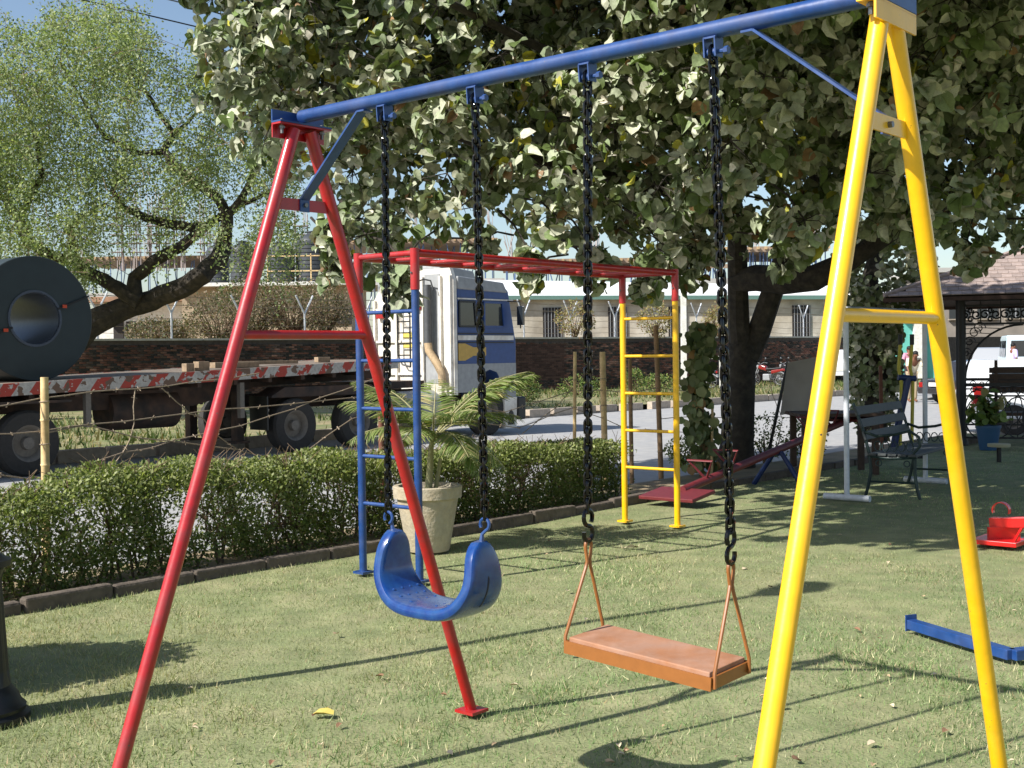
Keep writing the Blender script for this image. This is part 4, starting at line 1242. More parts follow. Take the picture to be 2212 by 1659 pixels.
def frond(a, rise, L_, droop, wide, start=None):
    st = start or crown
    hd = V((math.cos(a), math.sin(a), 0))
    pts = []
    for k in range(13):
        t = k / 12
        pts.append(st + hd * (L_ * t * (.55 + .45 * math.cos(rise) if rise > 0 else 1)) + UZ * (L_ * (math.sin(rise) * t - droop * t * t)))
    fr = MB().tube(pts, [.008 - .006 * k / 12 for k in range(13)], 5).build('frond', PALMS, pot)
    n = 56
    P, Y, Z, Sc = [], [], [], []
    for k in range(n):
        t = .2 + .8 * k / n
        f = t * 12; i = min(11, int(f)); p = pts[i].lerp(pts[i + 1], f - i)
        tg = (pts[i + 1] - pts[i]).normalized()
        sd = tg.cross(UZ).normalized(); nu = sd.cross(tg)
        for sg in (-1, 1):
            dr = (tg * .75 + sd * (sg * 1.0) + UZ * (-.12 - random.uniform(0, .3))).normalized()
            P.append(tuple(p)); Y.append(tuple(dr)); Z.append(tuple(nu + V((random.uniform(-.3, .3), random.uniform(-.3, .3), 0))))
            Sc.append(wide * (math.sin(math.pi * min(1, t * .85 + .12)) ** .6) * random.uniform(.85, 1.1))
    P, Y, Z, Sc = map(np.array, (P, Y, Z, Sc))
    lv_ = [(0, 0, 0), (.026, .35, .012), (.02, .75, -.04), (0, 1, -.16), (-.02, .75, -.04), (-.026, .35, .012)]
    lf_ = [(0, 1, 5), (1, 2, 4), (1, 4, 5), (2, 3, 4)]
    c = palette(len(P), [(122, 136, 78), (98, 118, 58), (150, 152, 108), (168, 158, 110)], [.4, .3, .2, .1], .12)
    lo = scatter('leaflets', lv_, lf_, P, frames(Y, Z, Sc), c, PALML, fr, 'stuff')
for a, ri, L_, dr, wd in ((R(-12), .95, .98, .32, .30), (R(18), .75, .8, .5, .26), (R(60), .9, .85, .45, .26), (R(120), .8, .8, .5, .26), (R(168), .85, .85, .42, .26), (R(205), .6, .72, .55, .24), (R(250), .7, .6, .6, .24), (R(300), .55, .62, .7, .24), (R(340), .4, .6, .75, .24), (R(90), 1.2, .7, .3, .24), (R(-30), .2, .5, .85, .2), (R(150), .35, .55, .8, .2), (R(0), 1.15, 1.02, .42, .32), (R(35), 1.1, .95, .4, .3), (R(-50), .9, .75, .5, .28), (R(190), 1.15, .8, .35, .28), (R(225), 1.0, .7, .45, .26), (R(275), .95, .66, .5, .26), (R(140), 1.1, .8, .4, .28)):
    frond(a, ri, L_, dr, wd)

# ---- big broad-leaved tree over the lawn
def treepts(lst, d):
    return [W(u, v, dd) for (u, v), dd in zip(lst, d)]
bt = thing('broad_leaved_tree', V((2.84, 15.6, 0)), 'large dusty broad-leaved tree whose canopy hangs over the swings', 'tree')
mb = MB()
mb.tube(treepts([(1588, 1020), (1592, 960), (1596, 880), (1600, 800), (1606, 745)], [15.6] * 5), [.27, .215, .2, .19, .2], 14)
trunk = mb.build('trunk', BARK, bt)
limbs = [([(1604, 770), (1596, 700), (1594, 600), (1592, 480), (1560, 330), (1500, 180), (1420, 20)], [15.6, 15.6, 15.5, 15.2, 14.5, 13.4, 12.4], [.17, .14, .13, .12, .1, .08, .05]),
         ([(1612, 770), (1640, 715), (1665, 640), (1700, 540), (1760, 400), (1850, 240), (1950, 60), (2050, -120)], [15.6, 15.6, 15.4, 15.0, 14.4, 13.6, 12.8, 12], [.18, .15, .14, .13, .11, .09, .07, .05]),
         ([(1586, 610), (1630, 600), (1690, 605), (1760, 600), (1840, 560), (1960, 480), (2120, 420)], [15.5, 15.3, 15.0, 14.6, 14.2, 13.8, 13.5], [.13, .17, .18, .16, .12, .09, .05]),
         ([(1592, 480), (1480, 420), (1300, 380), (1080, 330), (880, 250), (700, 180)], [15.2, 14.5, 13.6, 12.8, 12.2, 11.8], [.1, .08, .07, .055, .04, .02]),
         ([(1560, 330), (1400, 230), (1200, 120), (1000, 20), (800, -80)], [14.5, 13.4, 12.4, 11.6, 11.0], [.08, .065, .05, .04, .02]),
         ([(1850, 240), (1700, 100), (1500, -80), (1300, -260)], [13.6, 12, 10.5, 9.4], [.08, .065, .05, .03]),
         ([(1950, 60), (2000, -200), (1900, -500)], [12.8, 11.4, 10], [.07, .055, .03])]
for pts, dd, rr in limbs:
    MB().tube(treepts(pts, dd), rr, 9).build('limb', BARK, bt)
BLEAF = mat('broad_leaf', (0, 0, 0), .6, attr=True, trans=.12, tcol=(.9, 1.0, .4), spec=.35, var=.32, scale=11, bump=.25, bscale=40)
lowpx = np.array([400, 440, 480, 520, 560, 620, 680, 720, 770, 820, 860, 900, 940, 990, 1040, 1100, 1160, 1250, 1330, 1400, 1450, 1520, 1580, 1640, 1750, 1850, 1950, 2050, 2120, 2300, 2600])
lowpy = np.array([-60, 60, 210, 300, 318, 330, 470, 545, 600, 560, 545, 440, 520, 545, 520, 570, 548, 560, 585, 590, 560, 560, 560, 540, 540, 545, 560, 560, 560, 560, 520])
# the crown: overlapping leafy clumps in three depths, plus unseen boughs placed for their shade
CL = []
def lowv(u): return np.interp(u, lowpx, lowpy)
def add_layer(n, doff, rlo, rhi, vmin, pad, sep):
    got = []
    tries = 0
    while len(got) < n and tries < n * 40:
        tries += 1
        u_ = random.uniform(425, 2440); lv_ = float(lowv(u_))
        v_ = random.uniform(vmin, lv_)
        r_ = random.uniform(rlo, rhi)
        h_ = max(0, (lv_ - v_)) / 560
        over = min(1, max(0, (u_ - 1380) / 250))
        dd = 11.4 + .75 * h_ * (1 - over) - over * 2.4 * min(1, max(0, h_ - .25)) + doff + random.uniform(-.55, .55)
        rp_ = r_ * F / dd
        if v_ + rp_ * pad > lv_: continue
        if u_ - rp_ * .8 < np.interp(v_, [-60, 0, 100, 200, 300, 420], [400, 415, 440, 462, 505, 640]): continue
        if 862 < u_ < 945 and v_ + rp_ > 415: continue
        if doff < 2 and 1210 < u_ < 1240 and v_ < 40: continue
        p = W(u_, v_, dd)
        if any((p - q).length < sep * (r_ + rq) for q, rq in got): continue
        got.append((p, r_))
    CL.extend(got)
add_layer(165, 0, .22, .46, -430, .72, .46)
add_layer(60, 1.2, .34, .6, -430, .8, .42)
add_layer(150, 3.1, .45, .75, -430, .85, .34)
for _ in range(150):  # unseen upper clumps added to darken the crown's interior
    y_ = random.uniform(11.4, 15)
    CL.append((V((random.uniform(-5.4, 1.6), y_, 1.5 + .3 * y_ + random.uniform(.95, 2.4))), random.uniform(.5, .75)))
for _ in range(130):  # more unseen clumps added to deepen the shade below
    CL.append((V((random.uniform(1.6, 7.0), random.uniform(10.5, 15.5), random.uniform(4.3, 7.2))), random.uniform(.5, .8)))
for _ in range(230):                                  # boughs above the picture, set to shade the right side
    q = V((random.uniform(1.1, 6.8), random.uniform(7.6, 13.5), random.uniform(4.7, 7.0)))
    CL.append((q, random.uniform(.4, .7)))
for _ in range(105):  # nearer boughs out of view, placed to shade the lawn
    y_ = random.uniform(6.9, 9.5); x_ = random.uniform(-1.7, 4.6)
    CL.append((V((x_, y_, 1.5 + .325 * y_ + random.uniform(.15, 1.3))), random.uniform(.32, .5)))
for (uu, v0, v1, dd) in ((868, 560, 632, 11.2), (1142, 545, 590, 11.5), (1400, 560, 640, 12.3), (716, 470, 585, 11.6), (1500, 520, 605, 12.5), (1290, 540, 590, 12), (1700, 520, 585, 12), (2100, 520, 565, 12), (1050, 520, 560, 11.8)):
    for vv in np.arange(v0, v1, 22): CL.append((W(uu + random.uniform(-14, 14), vv, dd), .12))
Lp, Yv, Zv, Sz, Cs = [], [], [], [], []
hang = np.array([-.05, -.05, -1.0])
for c_, r_ in CL:
    k = int(26 + 680 * r_ * r_)
    g3 = max(6, k // 3); k = g3 * 3
    dv = rnd_dirs(g3)
    rad = r_ * rng.uniform(.5, 1.08, g3) ** .6
    ps = np.array(c_)[None] + dv * rad[:, None] * np.array([1.12, 1.0, .86])
    ps[:, 2] -= .05
    yy = dv * .5 + hang * .75 + rng.normal(0, .5, (g3, 3)); yy /= np.linalg.norm(yy, axis=1, keepdims=True)
    zz = dv * .75 + np.array([-.3, -.3, .45]) + rng.normal(0, .45, (g3, 3))
    xx = np.cross(yy, zz); xx /= np.linalg.norm(xx, axis=1, keepdims=True)
    size = .07 + .105 * rng.uniform(0, 1, g3) ** 1.1
    for an_, sc_ in ((0, 1.0), (1.15, .85), (-1.15, .85)):
        Lp.append(ps + xx * (np.sin(an_) * .012)); Yv.append(yy * np.cos(an_) + xx * np.sin(an_) + rng.normal(0, .16, (g3, 3)))
        Zv.append(zz + rng.normal(0, .3, (g3, 3))); Sz.append(size * sc_ * rng.uniform(.85, 1.1, g3))
    hue = random.random()
    w_ = np.array([.25, .28, .23, .13, .02 + .14 * (hue > .86 and c_.x < .8), .04, .02]); w_ /= w_.sum()  # yellow clumps left off the right so its colour reads as shaded
    Cs.append(palette(k, [(178, 180, 156), (150, 158, 128), (120, 134, 96), (98, 116, 62), (162, 158, 56), (196, 190, 172), (138, 108, 76)], w_, .14) * (.8 + .32 * random.random()))
Lp, Yv, Zv, Sz, cols = map(np.concatenate, (Lp, Yv, Zv, Sz, Cs))
n = len(Lp)
fr = frames(Yv, Zv, Sz)
sz = Sz
vis_u = 1106 + F * Lp[:, 0] / Lp[:, 1]; vis_v = 764 - F * (Lp[:, 2] - CH) / Lp[:, 1]
inn = (vis_u > 450) & (vis_u < 2200) & (vis_v > 20) & (vis_v < 600)
score = np.where(inn, sz / Lp[:, 1], -1)
top = np.argsort(-score)[:300]
msk = np.ones(n, bool); msk[top] = False
var_ = rng.integers(0, 3, n)
for q_, tv_ in enumerate((LEAF_V, [(x * .7, y, .75 * abs(x) + z * .6 - .25 * y * y) for x, y, z in LEAF_V], [(x * .85, y * .95, .3 * x - .45 * (y - .4) ** 2 + z * .5) for x, y, z in LEAF_V])):
    s_m = msk & (var_ == q_)
    scatter('foliage', tv_, LEAF_F, Lp[s_m], fr[s_m], cols[s_m], BLEAF, bt, 'stuff')
lmeshes = []
for c in ((178, 180, 156), (150, 158, 128), (120, 134, 96), (98, 116, 62), (164, 168, 140)):
    me = bpy.data.meshes.new('leaf'); me.from_pydata([(x * .85, y, .4 * abs(x) + z * .8 - .15 * y * y) for x, y, z in LEAF_V], [], LEAF_F)
    at = me.attributes.new('tint', 'FLOAT_COLOR', 'POINT'); at.data.foreach_set('color', list((*lin(*c), 1)) * len(LEAF_V))
    me.materials.append(BLEAF); lmeshes.append(me)
for i in top:
    o = bpy.data.objects.new('leaf', random.choice(lmeshes)); COL.objects.link(o); o.parent = bt
    M4 = Matrix(fr[i].tolist()).to_4x4(); M4.translation = V(Lp[i]) - WL[bt.name]
    o.matrix_local = M4
mb = MB()
for p, r_ in CL:
    q = p + V((random.uniform(-.4, .4), random.uniform(.3, .9), random.uniform(.1, .5)))
    mb.tube([q, (p + q) / 2 + V((0, 0, .06)), p, p + V((random.uniform(-.2, .2), -.1, -.6 * r_))], [.014, .011, .008, .003], 4, False)
    for _ in range(5):
        dv_ = V((random.uniform(-1, 1), random.uniform(-1, .2), random.uniform(-.9, .4))).normalized() * r_
        mb.tube([p, p + dv_ * .55 + V((0, 0, .04)), p + dv_], [.007, .005, .003], 3, False)
tw = mb.build('twigs', BARK, bt); tw['kind'] = 'stuff'

# ---- fine-leaved leaning tree across the road
ft = thing('fine_leaved_tree', W(110, 830, 33).xy.to_3d() + UZ * -.12, 'airy fine-leaved tree with a leaning trunk behind the steel coil', 'tree')
FD = 33.
br = [([(60, 860), (110, 780), (190, 705), (262, 668), (330, 648), (392, 622), (440, 592), (474, 560), (486, 528), (484, 500)], [.5, .44, .38, .32, .29, .28, .27, .25, .22, .19]),
      ([(300, 652), (255, 622), (205, 596), (160, 566), (105, 552), (60, 520), (40, 470), (10, 430), (-30, 400)], [.24, .2, .18, .16, .16, .15, .13, .1, .07]),
      ([(290, 650), (290, 600), (330, 566), (395, 530), (440, 492), (500, 452), (560, 425), (620, 395)], [.22, .19, .17, .15, .12, .09, .06, .03]),
      ([(484, 505), (492, 470), (470, 425), (410, 385), (365, 350), (358, 318), (378, 290), (350, 250), (320, 205), (280, 150), (245, 110)], [.19, .16, .14, .13, .12, .1, .085, .07, .055, .04, .02]),
      ([(440, 492), (400, 490), (340, 480), (270, 450), (240, 410), (262, 380)], [.13, .13, .12, .09, .07, .04]),
      ([(160, 566), (150, 500), (170, 470), (230, 440)], [.12, .1, .07, .03]),
      ([(492, 470), (540, 400), (560, 330), (555, 270)], [.12, .09, .06, .03]),
      ([(378, 290), (420, 250), (470, 200)], [.06, .04, .02]),
      ([(40, 470), (90, 380), (80, 300), (40, 200)], [.1, .08, .05, .03]),
      ([(350, 330), (300, 330), (230, 300), (180, 220), (120, 120)], [.09, .07, .06, .04, .02])]
for pts, rr in br:
    dd = [FD + .9 * math.sin(i * 1.3 + pts[0][0]) * (i / len(pts)) for i in range(len(pts))]
    p3 = treepts(pts, dd)
    # smooth
    fine, fr_ = [], []
    for i in range(len(p3) - 1):
        for q in range(3):
            t = q / 3
            fine.append(p3[i].lerp(p3[i + 1], t) + V((random.uniform(-.03, .03), 0, random.uniform(-.03, .03)))); fr_.append(rr[i] * (1 - t) + rr[i + 1] * t)
    fine.append(p3[-1]); fr_.append(rr[-1])
    MB().tube(fine, fr_, 9).build('limb' if rr[0] < .5 else 'trunk', BARK2, ft)
n = 12500
u = rng.uniform(-160, 640, n); v = rng.uniform(-160, 620, n)
d = FD + rng.uniform(-3.2, 3.2, n)
P = np.array([tuple(W(a, b, c)) for a, b, c in zip(u, v, d)])
nn = .7 * noise3(P * np.array([.55, .5, .6]), 52) + .75 * noise3(P * np.array([1.9, 1.5, 2.1]), 53)
# open sky at the top right corner of the crown, thin near the bottom
edge = 430 - .55 * np.clip(130 - v, 0, 400)
thin = np.where(v > 420, .35, 0) + np.where(u > np.interp(v, [-160, 0, 60, 130, 250], [150, 255, 330, 470, 640]), 3., 0) + np.where((u > 200) & (v > 520), .5, 0)
outl = np.interp(u, [-160, 0, 60, 110, 160, 230, 300, 360, 430, 500, 640], [0, 40, 78, 40, -20, -15, 45, 112, 130, 150, 200])
ok = (nn + rng.normal(0, .3, n) > -.06 + thin) & (v > outl + rng.normal(0, 14, n))
P = P[ok]; n = len(P)
m_ = 30
tdir = rnd_dirs(n, (0, -.1, -.1), .7)
tl = rng.uniform(.3, .75, n)
tt = np.tile(np.linspace(0, 1, m_), n)
B = np.repeat(P, m_, 0) + np.repeat(tdir * tl[:, None], m_, 0) * tt[:, None]
B[:, 2] -= .18 * tt ** 2
B += rng.normal(0, .13, B.shape)
k = len(B)
fr = frames(rnd_dirs(k, (0, 0, -.3), 1), rnd_dirs(k, (-.3, -.3, .5), .9), rng.uniform(.06, .115, k))
c = palette(k, [(142, 154, 110), (124, 140, 94), (166, 172, 134), (98, 116, 76)], [.36, .28, .22, .14], .15)
scatter('foliage', SMALL_V, SMALL_F, B, fr, c, LEAFY('fine_leaf', .4, .6), ft, 'stuff')
mb = MB()
for i in range(0, n, 3):
    a = V(P[i]); b = a + V(tdir[i]) * tl[i] - UZ * .15
    r0 = a - V(tdir[i]) * random.uniform(.2, .9) + V((random.uniform(-.2, .2), 0, -.1))
    mb.tube([r0, a, b], [.009, .006, .003], 3, False)
tw = mb.build('twigs', TWIG, ft); tw['kind'] = 'stuff'

# ================================================================== FENCE BEHIND THE HEDGE
FO = 1.12
def fence_post(u, v_top, r_, m, name, label, lean=0., low=-.2, taper=.92):
    # where the sight line column meets the fence line
    k = (u - 1106) / F
    s_ = (k * (BORDER0.y - ND.y * FO) - (BORDER0.x - ND.x * FO)) / (TD.x - k * TD.y)
    p = line(s_, FO, 0)
    zt = W(u, v_top, p.y).z
    t = thing(name, (p.x, p.y, low), label, 'post')
    pts, rr = [], []
    n = max(3, int((zt - low) / .3))
    for i in range(n + 1):
        f = i / n
        z = low + (zt - low) * f
        pts.append(V((p.x + lean * f, p.y, z))); rr.append(r_ * (1 - (1 - taper) * f))
        if m is BAMBOO and 0 < i < n:
            pts.append(V((p.x + lean * f, p.y, z + .012))); rr.append(r_ * 1.14)
            pts.append(V((p.x + lean * f, p.y, z + .024))); rr.append(r_)
    MB().tube(pts, rr, 10).build('pole', m, t)
    mb = MB()
    for zz in (.3, .9, 1.2):
        if zz < zt - .05:
            c = V((p.x + lean * (zz - low) / (zt - low), p.y, zz))
            mb.tube([c + V((math.cos(a) * (r_ + .004), math.sin(a) * (r_ + .004), .01 * a / 6)) for a in np.linspace(0, 6.2, 10)], .004, 4)
    mb.build('wire_tie', WIRE, t)
    return V((p.x, p.y, 0)), s_
RUSTP = mat('rusty_angle', lin(112, 70, 52), .85, var=.3, scale=8)
OLDW = mat('old_wood_post', lin(134, 108, 80), .9, var=.3, scale=8, bump=.3, bscale=25)
fence_post(90, 815, .030, BAMBOO, 'bamboo_post', 'pale bamboo fence post in front of the trailer wheel', .02)
fence_post(822, 770, .028, RUSTP, 'rusty_post', 'rusty brown fence post behind the blue ladder')
fence_post(1237, 760, .020, BAMBOO, 'bamboo_post', 'thin bamboo stake left of the third chain', .03)
fence_post(1306, 760, .036, BAMBOO, 'bamboo_post', 'thick bamboo stake right of the third chain', -.02)
fence_post(1363, 775, .026, OLDW, 'wooden_stake', 'grey wooden stake behind the left yellow ladder post', -.01)
fence_post(1427, 703, .033, OLDW, 'wooden_stake', 'tall brown wooden stake between the yellow ladder posts', -.05)
fence_post(1492, 868, .014, OLDW, 'wooden_stake', 'thin dark stake right of the yellow ladder')
def barbed(p, label, step=.11, r_=.0048):
    mb = MB()
    fine = []
    for a, b in zip(p, p[1:]):
        n = max(2, int((b - a).length / .25))
        for i in range(n): fine.append(a.lerp(b, i / n) + V((0, 0, random.uniform(-.008, .008))))
    fine.append(p[-1])
    mb.tube(fine, r_, 5)
    L_ = 0
    for a, b in zip(fine, fine[1:]):
        L_ += (b - a).length
        if L_ > step:
            L_ = 0
            for _ in range(2):
                q = V((random.uniform(-1, 1), random.uniform(-1, 1), random.uniform(-1, 1))).normalized() * .022
                mb.tube([a - q, a + q], .003, 3)
    tag(mb.build('barbed_wire', WIRE, None), label, 'barbed wire')
def strand(pts, label):       # pts: (u, v) on the fence plane
    out = []
    for u, v, *o in pts:
        k = (u - 1106) / F; fo = FO + (o[0] if o else 0)
        s_ = (k * (BORDER0.y - ND.y * fo) - (BORDER0.x - ND.x * fo)) / (TD.x - k * TD.y)
        out.append(W(u, v, line(s_, fo).y))
    barbed(out, label)
strand([(-60, 885), (88, 862), (200, 846), (300, 838), (420, 826), (560, 806)], 'topmost barbed wire strand from the bamboo post past the striped rail')
strand([(-40, 940), (88, 930), (200, 917), (330, 903), (480, 885), (560, 880), (700, 866), (822, 855)], 'middle barbed wire strand from the bamboo post to the rusty post')
strand([(-60, 1022), (60, 1032), (90, 1030), (180, 1006), (270, 978), (330, 965), (420, 942), (520, 918), (640, 880), (740, 842), (822, 812)], 'lowest barbed wire strand rising towards the rusty post')
strand([(292, 842), (288, 880), (290, 915), (280, 950), (262, 985), (228, 1022)], 'loose end of barbed wire hanging down to the hedge')
strand([(350, 838), (380, 866), (410, 892), (440, 905), (470, 940), (520, 975), (600, 990)], 'slack barbed wire drooping across the striped rail to the hedge')
strand([(100, 937), (190, 918), (300, 946), (400, 958), (520, 972)], 'kinked wire crossing above the kerb behind the bamboo post')
strand([(822, 880), (760, 905), (700, 945), (660, 975)], 'barbed wire falling from the rusty post to the hedge')
strand([(822, 860), (980, 866), (1090, 890), (1236, 845), (1306, 842), (1363, 848), (1427, 838), (1492, 846)], 'upper barbed wire strand running between the bamboo stakes')
strand([(1000, 905), (1120, 925), (1237, 880), (1306, 905), (1363, 930), (1427, 928), (1520, 940)], 'lower barbed wire strand running between the bamboo stakes')
strand([(1130, 935), (1200, 880), (1260, 815), (1290, 790)], 'slanting barbed wire between the two bamboo stakes')
strand([(1427, 905), (1492, 900), (1600, 905), (1680, 900), (1760, 905)], 'barbed wire strand behind the big tree trunk')
strand([(1660, 800), (1668, 850), (1690, 905), (1680, 950)], 'dangling barbed wire right of the big tree trunk')

# vine-clad stake
vp = V((2.25, 14.5, 0))
vt = thing('climbing_vine', vp, 'dark leafy vine climbing a stake left of the big trunk', 'vine')
MB().tube([vp, vp + V((.02, 0, 1.7))], [.03, .022], 8).build('stake', OLDW, vt)
MB().tube([vp + V((.1, -.1, 0)), vp + V((.12, -.1, .9))], .016, 8).build('cane', BAMBOO, vt)
n = 420
zz = rng.uniform(.12, 1.85, n)
Pv = np.array(vp)[None] + np.stack([rng.normal(0, .075, n) + .02 * np.sin(zz * 4), rng.normal(0, .08, n), zz], 1)
scatter('foliage', LEAF_V, LEAF_F, Pv, frames(rnd_dirs(n, (0, 0, -1.1), .5), rnd_dirs(n, (-.4, -.8, .2), .5), rng.uniform(.07, .14, n)), palette(n, [(92, 104, 62), (118, 124, 84), (74, 88, 50), (140, 110, 70)], [.4, .3, .22, .08], .15), LEAFY('vine_leaf', .15), vt, 'stuff')

# ================================================================== GARDEN LAMP POST at the left edge
lp = G(-38, 1553)
lamp = thing('garden_lamp_post', (lp.x, lp.y, 0), 'black cast-iron lamp post base at the left edge of the lawn', 'lamp post')
MB().lathe([(.19, 0), (.19, .02), (.172, .035), (.175, .05), (.155, .07), (.145, .1), (.125, .125), (.115, .14)], (lp.x, lp.y, 0), 28).build('plinth', BLACK, lamp)
mb = MB()
vsx, fsx = [], []
NF = 48
for j, (z, r_) in enumerate(((.14, .115), (.2, .108), (.58, .088), (.63, .1))):
    for k in range(NF):
        a = 2 * math.pi * k / NF
        rr_ = r_ * (1 - .07 * (k % 4 in (0, 1))) if 0 < j < 3 else r_
        vsx.append(V((lp.x + rr_ * math.cos(a), lp.y + rr_ * math.sin(a), z)))
for j in range(3):
    for k in range(NF):
        k2 = (k + 1) % NF
        fsx.append((j * NF + k, j * NF + k2, (j + 1) * NF + k2, (j + 1) * NF + k))
mb.add(vsx, fsx).build('pedestal', BLACK, lamp, False)
MB().lathe([(.1, .63), (.128, .645), (.128, .668), (.1, .68), (.06, .72), (.045, .8), (.042, .8)], (lp.x, lp.y, 0), 28).build('collar', BLACK, lamp)
MB().tube([(lp.x, lp.y, .78), (lp.x, lp.y, 3.85)], [.036, .026], 14).build('shaft', BLACK, lamp)
MB().lathe([(.03, 3.85), (.07, 3.9), (.12, 4.0), (.15, 4.18), (.17, 4.2), (.1, 4.32), (.02, 4.4)], (lp.x, lp.y, 0), 20).build('lantern', BLACK, lamp)

# ================================================================== PLAY THINGS ON THE RIGHT
# shaded maroon seesaw
ss0 = V((1.60, 11.9, 0)); ssd = V((.6494, .7605, 0)); ssn = V((.7605, -.6494, 0))
sz_ = thing('maroon_seesaw', ss0 + ssd * 1.9, 'maroon seesaw resting one end on the shaded lawn behind the yellow ladder', 'seesaw')
def sp(s, o, z): return ss0 + ssd * s + ssn * o + UZ * z
MB().tube([sp(.1, 0, .13), sp(4.0, 0, .66)], .042, 14).build('beam', MAROON, sz_)
for s_, z_ in ((.0, .10), (4.0, .66)):
    MB().box(sp(s_, 0, z_), (.42, .62, .035), Matrix.Rotation(.864, 3, 'Z') @ Matrix.Rotation(-.13, 3, 'Y')).build('seat', MAROON, sz_, False, .006)
for s_, z_ in ((.55, .2), (1.05, .27), (2.9, .52), (3.4, .58)):
    MB().tube([sp(s_, 0, z_), sp(s_ - .12, -.14, z_ + .2), sp(s_ - .12, .14, z_ + .2), sp(s_, 0, z_)], .014, 8).build('handle', MAROON, sz_)
MB().tube([sp(2.05, -.3, 0), sp(2.05, -.05, .36), sp(2.05, .05, .36), sp(2.05, .3, 0)], .03, 8).build('pivot_stand', NAVY, sz_)

# red seesaw at the right edge
r0 = G(2128, 1182); rs = thing('red_seesaw', r0 + ssn * 1.2, 'bright red seesaw with strap handle at the right edge of the lawn', 'seesaw')
REDB = mat('bright_red_paint', lin(206, 24, 24), .35, var=.08, scale=10, coat=.3)
def rp(s, o, z): return r0 + ssn * s + ssd * o + UZ * z
rq = Matrix.Rotation(math.atan2(ssn.y, ssn.x), 3, 'Z')
MB().bar(rp(-.02, .18, .165), rp(2.6, .18, .40), .075, .075).build('beam', REDB, rs, False, .004)
MB().box(rp(.06, .16, .035), (.34, .34, .035), rq).build('seat', REDB, rs, False, .004)
MB().bar(rp(-.02, .16, .05), rp(.0, .18, .13), .02, .02).bar(rp(.2, .03, .05), rp(.22, .16, .15), .016, .016).bar(rp(.08, .17, .05), rp(.08, .17, .14), .24, .03).build('seat_bracket', REDB, rs, False)
hoop = MB()
for k in range(14):
    a0, a1 = R(-20) + R(220) * k / 14, R(-20) + R(220) * (k + 1) / 14
    c = rp(.06, .18, .262)
    hoop.bar(c + ssn * (.062 * math.cos(a0)) + UZ * (.062 * math.sin(a0)), c + ssn * (.062 * math.cos(a1)) + UZ * (.062 * math.sin(a1)), .05, .006, (ssn * math.cos(a0) + UZ * math.sin(a0)))
hoop.build('strap_handle', REDB, rs, False)
MB().box(rp(1.3, .18, .13), (.1, .1, .3), rq).build('pivot_post', REDB, rs, False)
MB().bar(rp(2.3, .18, .42), rp(2.6, .18, .44), .3, .03).build('seat', REDB, rs, False)

# blue steel foot on the lawn
b0, b1 = G(1968, 1362), G(2186, 1430)
bf_ = thing('blue_foot_frame', (b0 + b1) / 2, 'blue steel box bar lying on the lawn beside the rear yellow leg', 'play frame')
bdv = (b1 - b0).normalized(); bnv = V((-bdv.y, bdv.x, 0))
MB().bar(b0 + UZ * .035, b1 + UZ * .035, .06, .05).build('ground_bar', BLU, bf_, False, .004)
MB().bar(b0 + UZ * .0, b0 + UZ * .085, .008, .07, bdv.cross(UZ)).build('end_plate', BLU, bf_, False)
MB().bar(b1 + UZ * .035, b1 + bnv * 1.0 + UZ * .035, .06, .05).build('ground_bar', BLU, bf_, False, .004)
MB().bar(b1 + bnv * .5 + UZ * .06, b1 + bnv * .5 + UZ * .5, .06, .06, bdv).build('upright', BLU, bf_, False)
MB().bar(b1 + bnv * .5 + UZ * .5 - bdv * .2, b1 + bnv * .5 + UZ * .5 + bdv * .2, .2, .03).build('seat', REDB, bf_, False)

# white tube frame with T feet
w0, w1 = V((3.30, 12.02, 0)), V((4.58, 13.5, 0))
wf = thing('white_tube_frame', (w0 + w1) / 2, 'white tube frame on T-shaped feet in front of the green bench', 'frame')
zt = 1.9
for p in (w0, w1):
    MB().tube([p + UZ * .05, p + UZ * zt], .027, 14).build('post', WPOLE, wf)
    MB().tube([p - ssn * .24 + UZ * .035, p + ssn * .24 + UZ * .035], .033, 12).build('foot', WPOLE, wf)
MB().tube([w0 + UZ * zt, w1 + UZ * zt], .027, 12).build('top_bar', GREYM, wf)

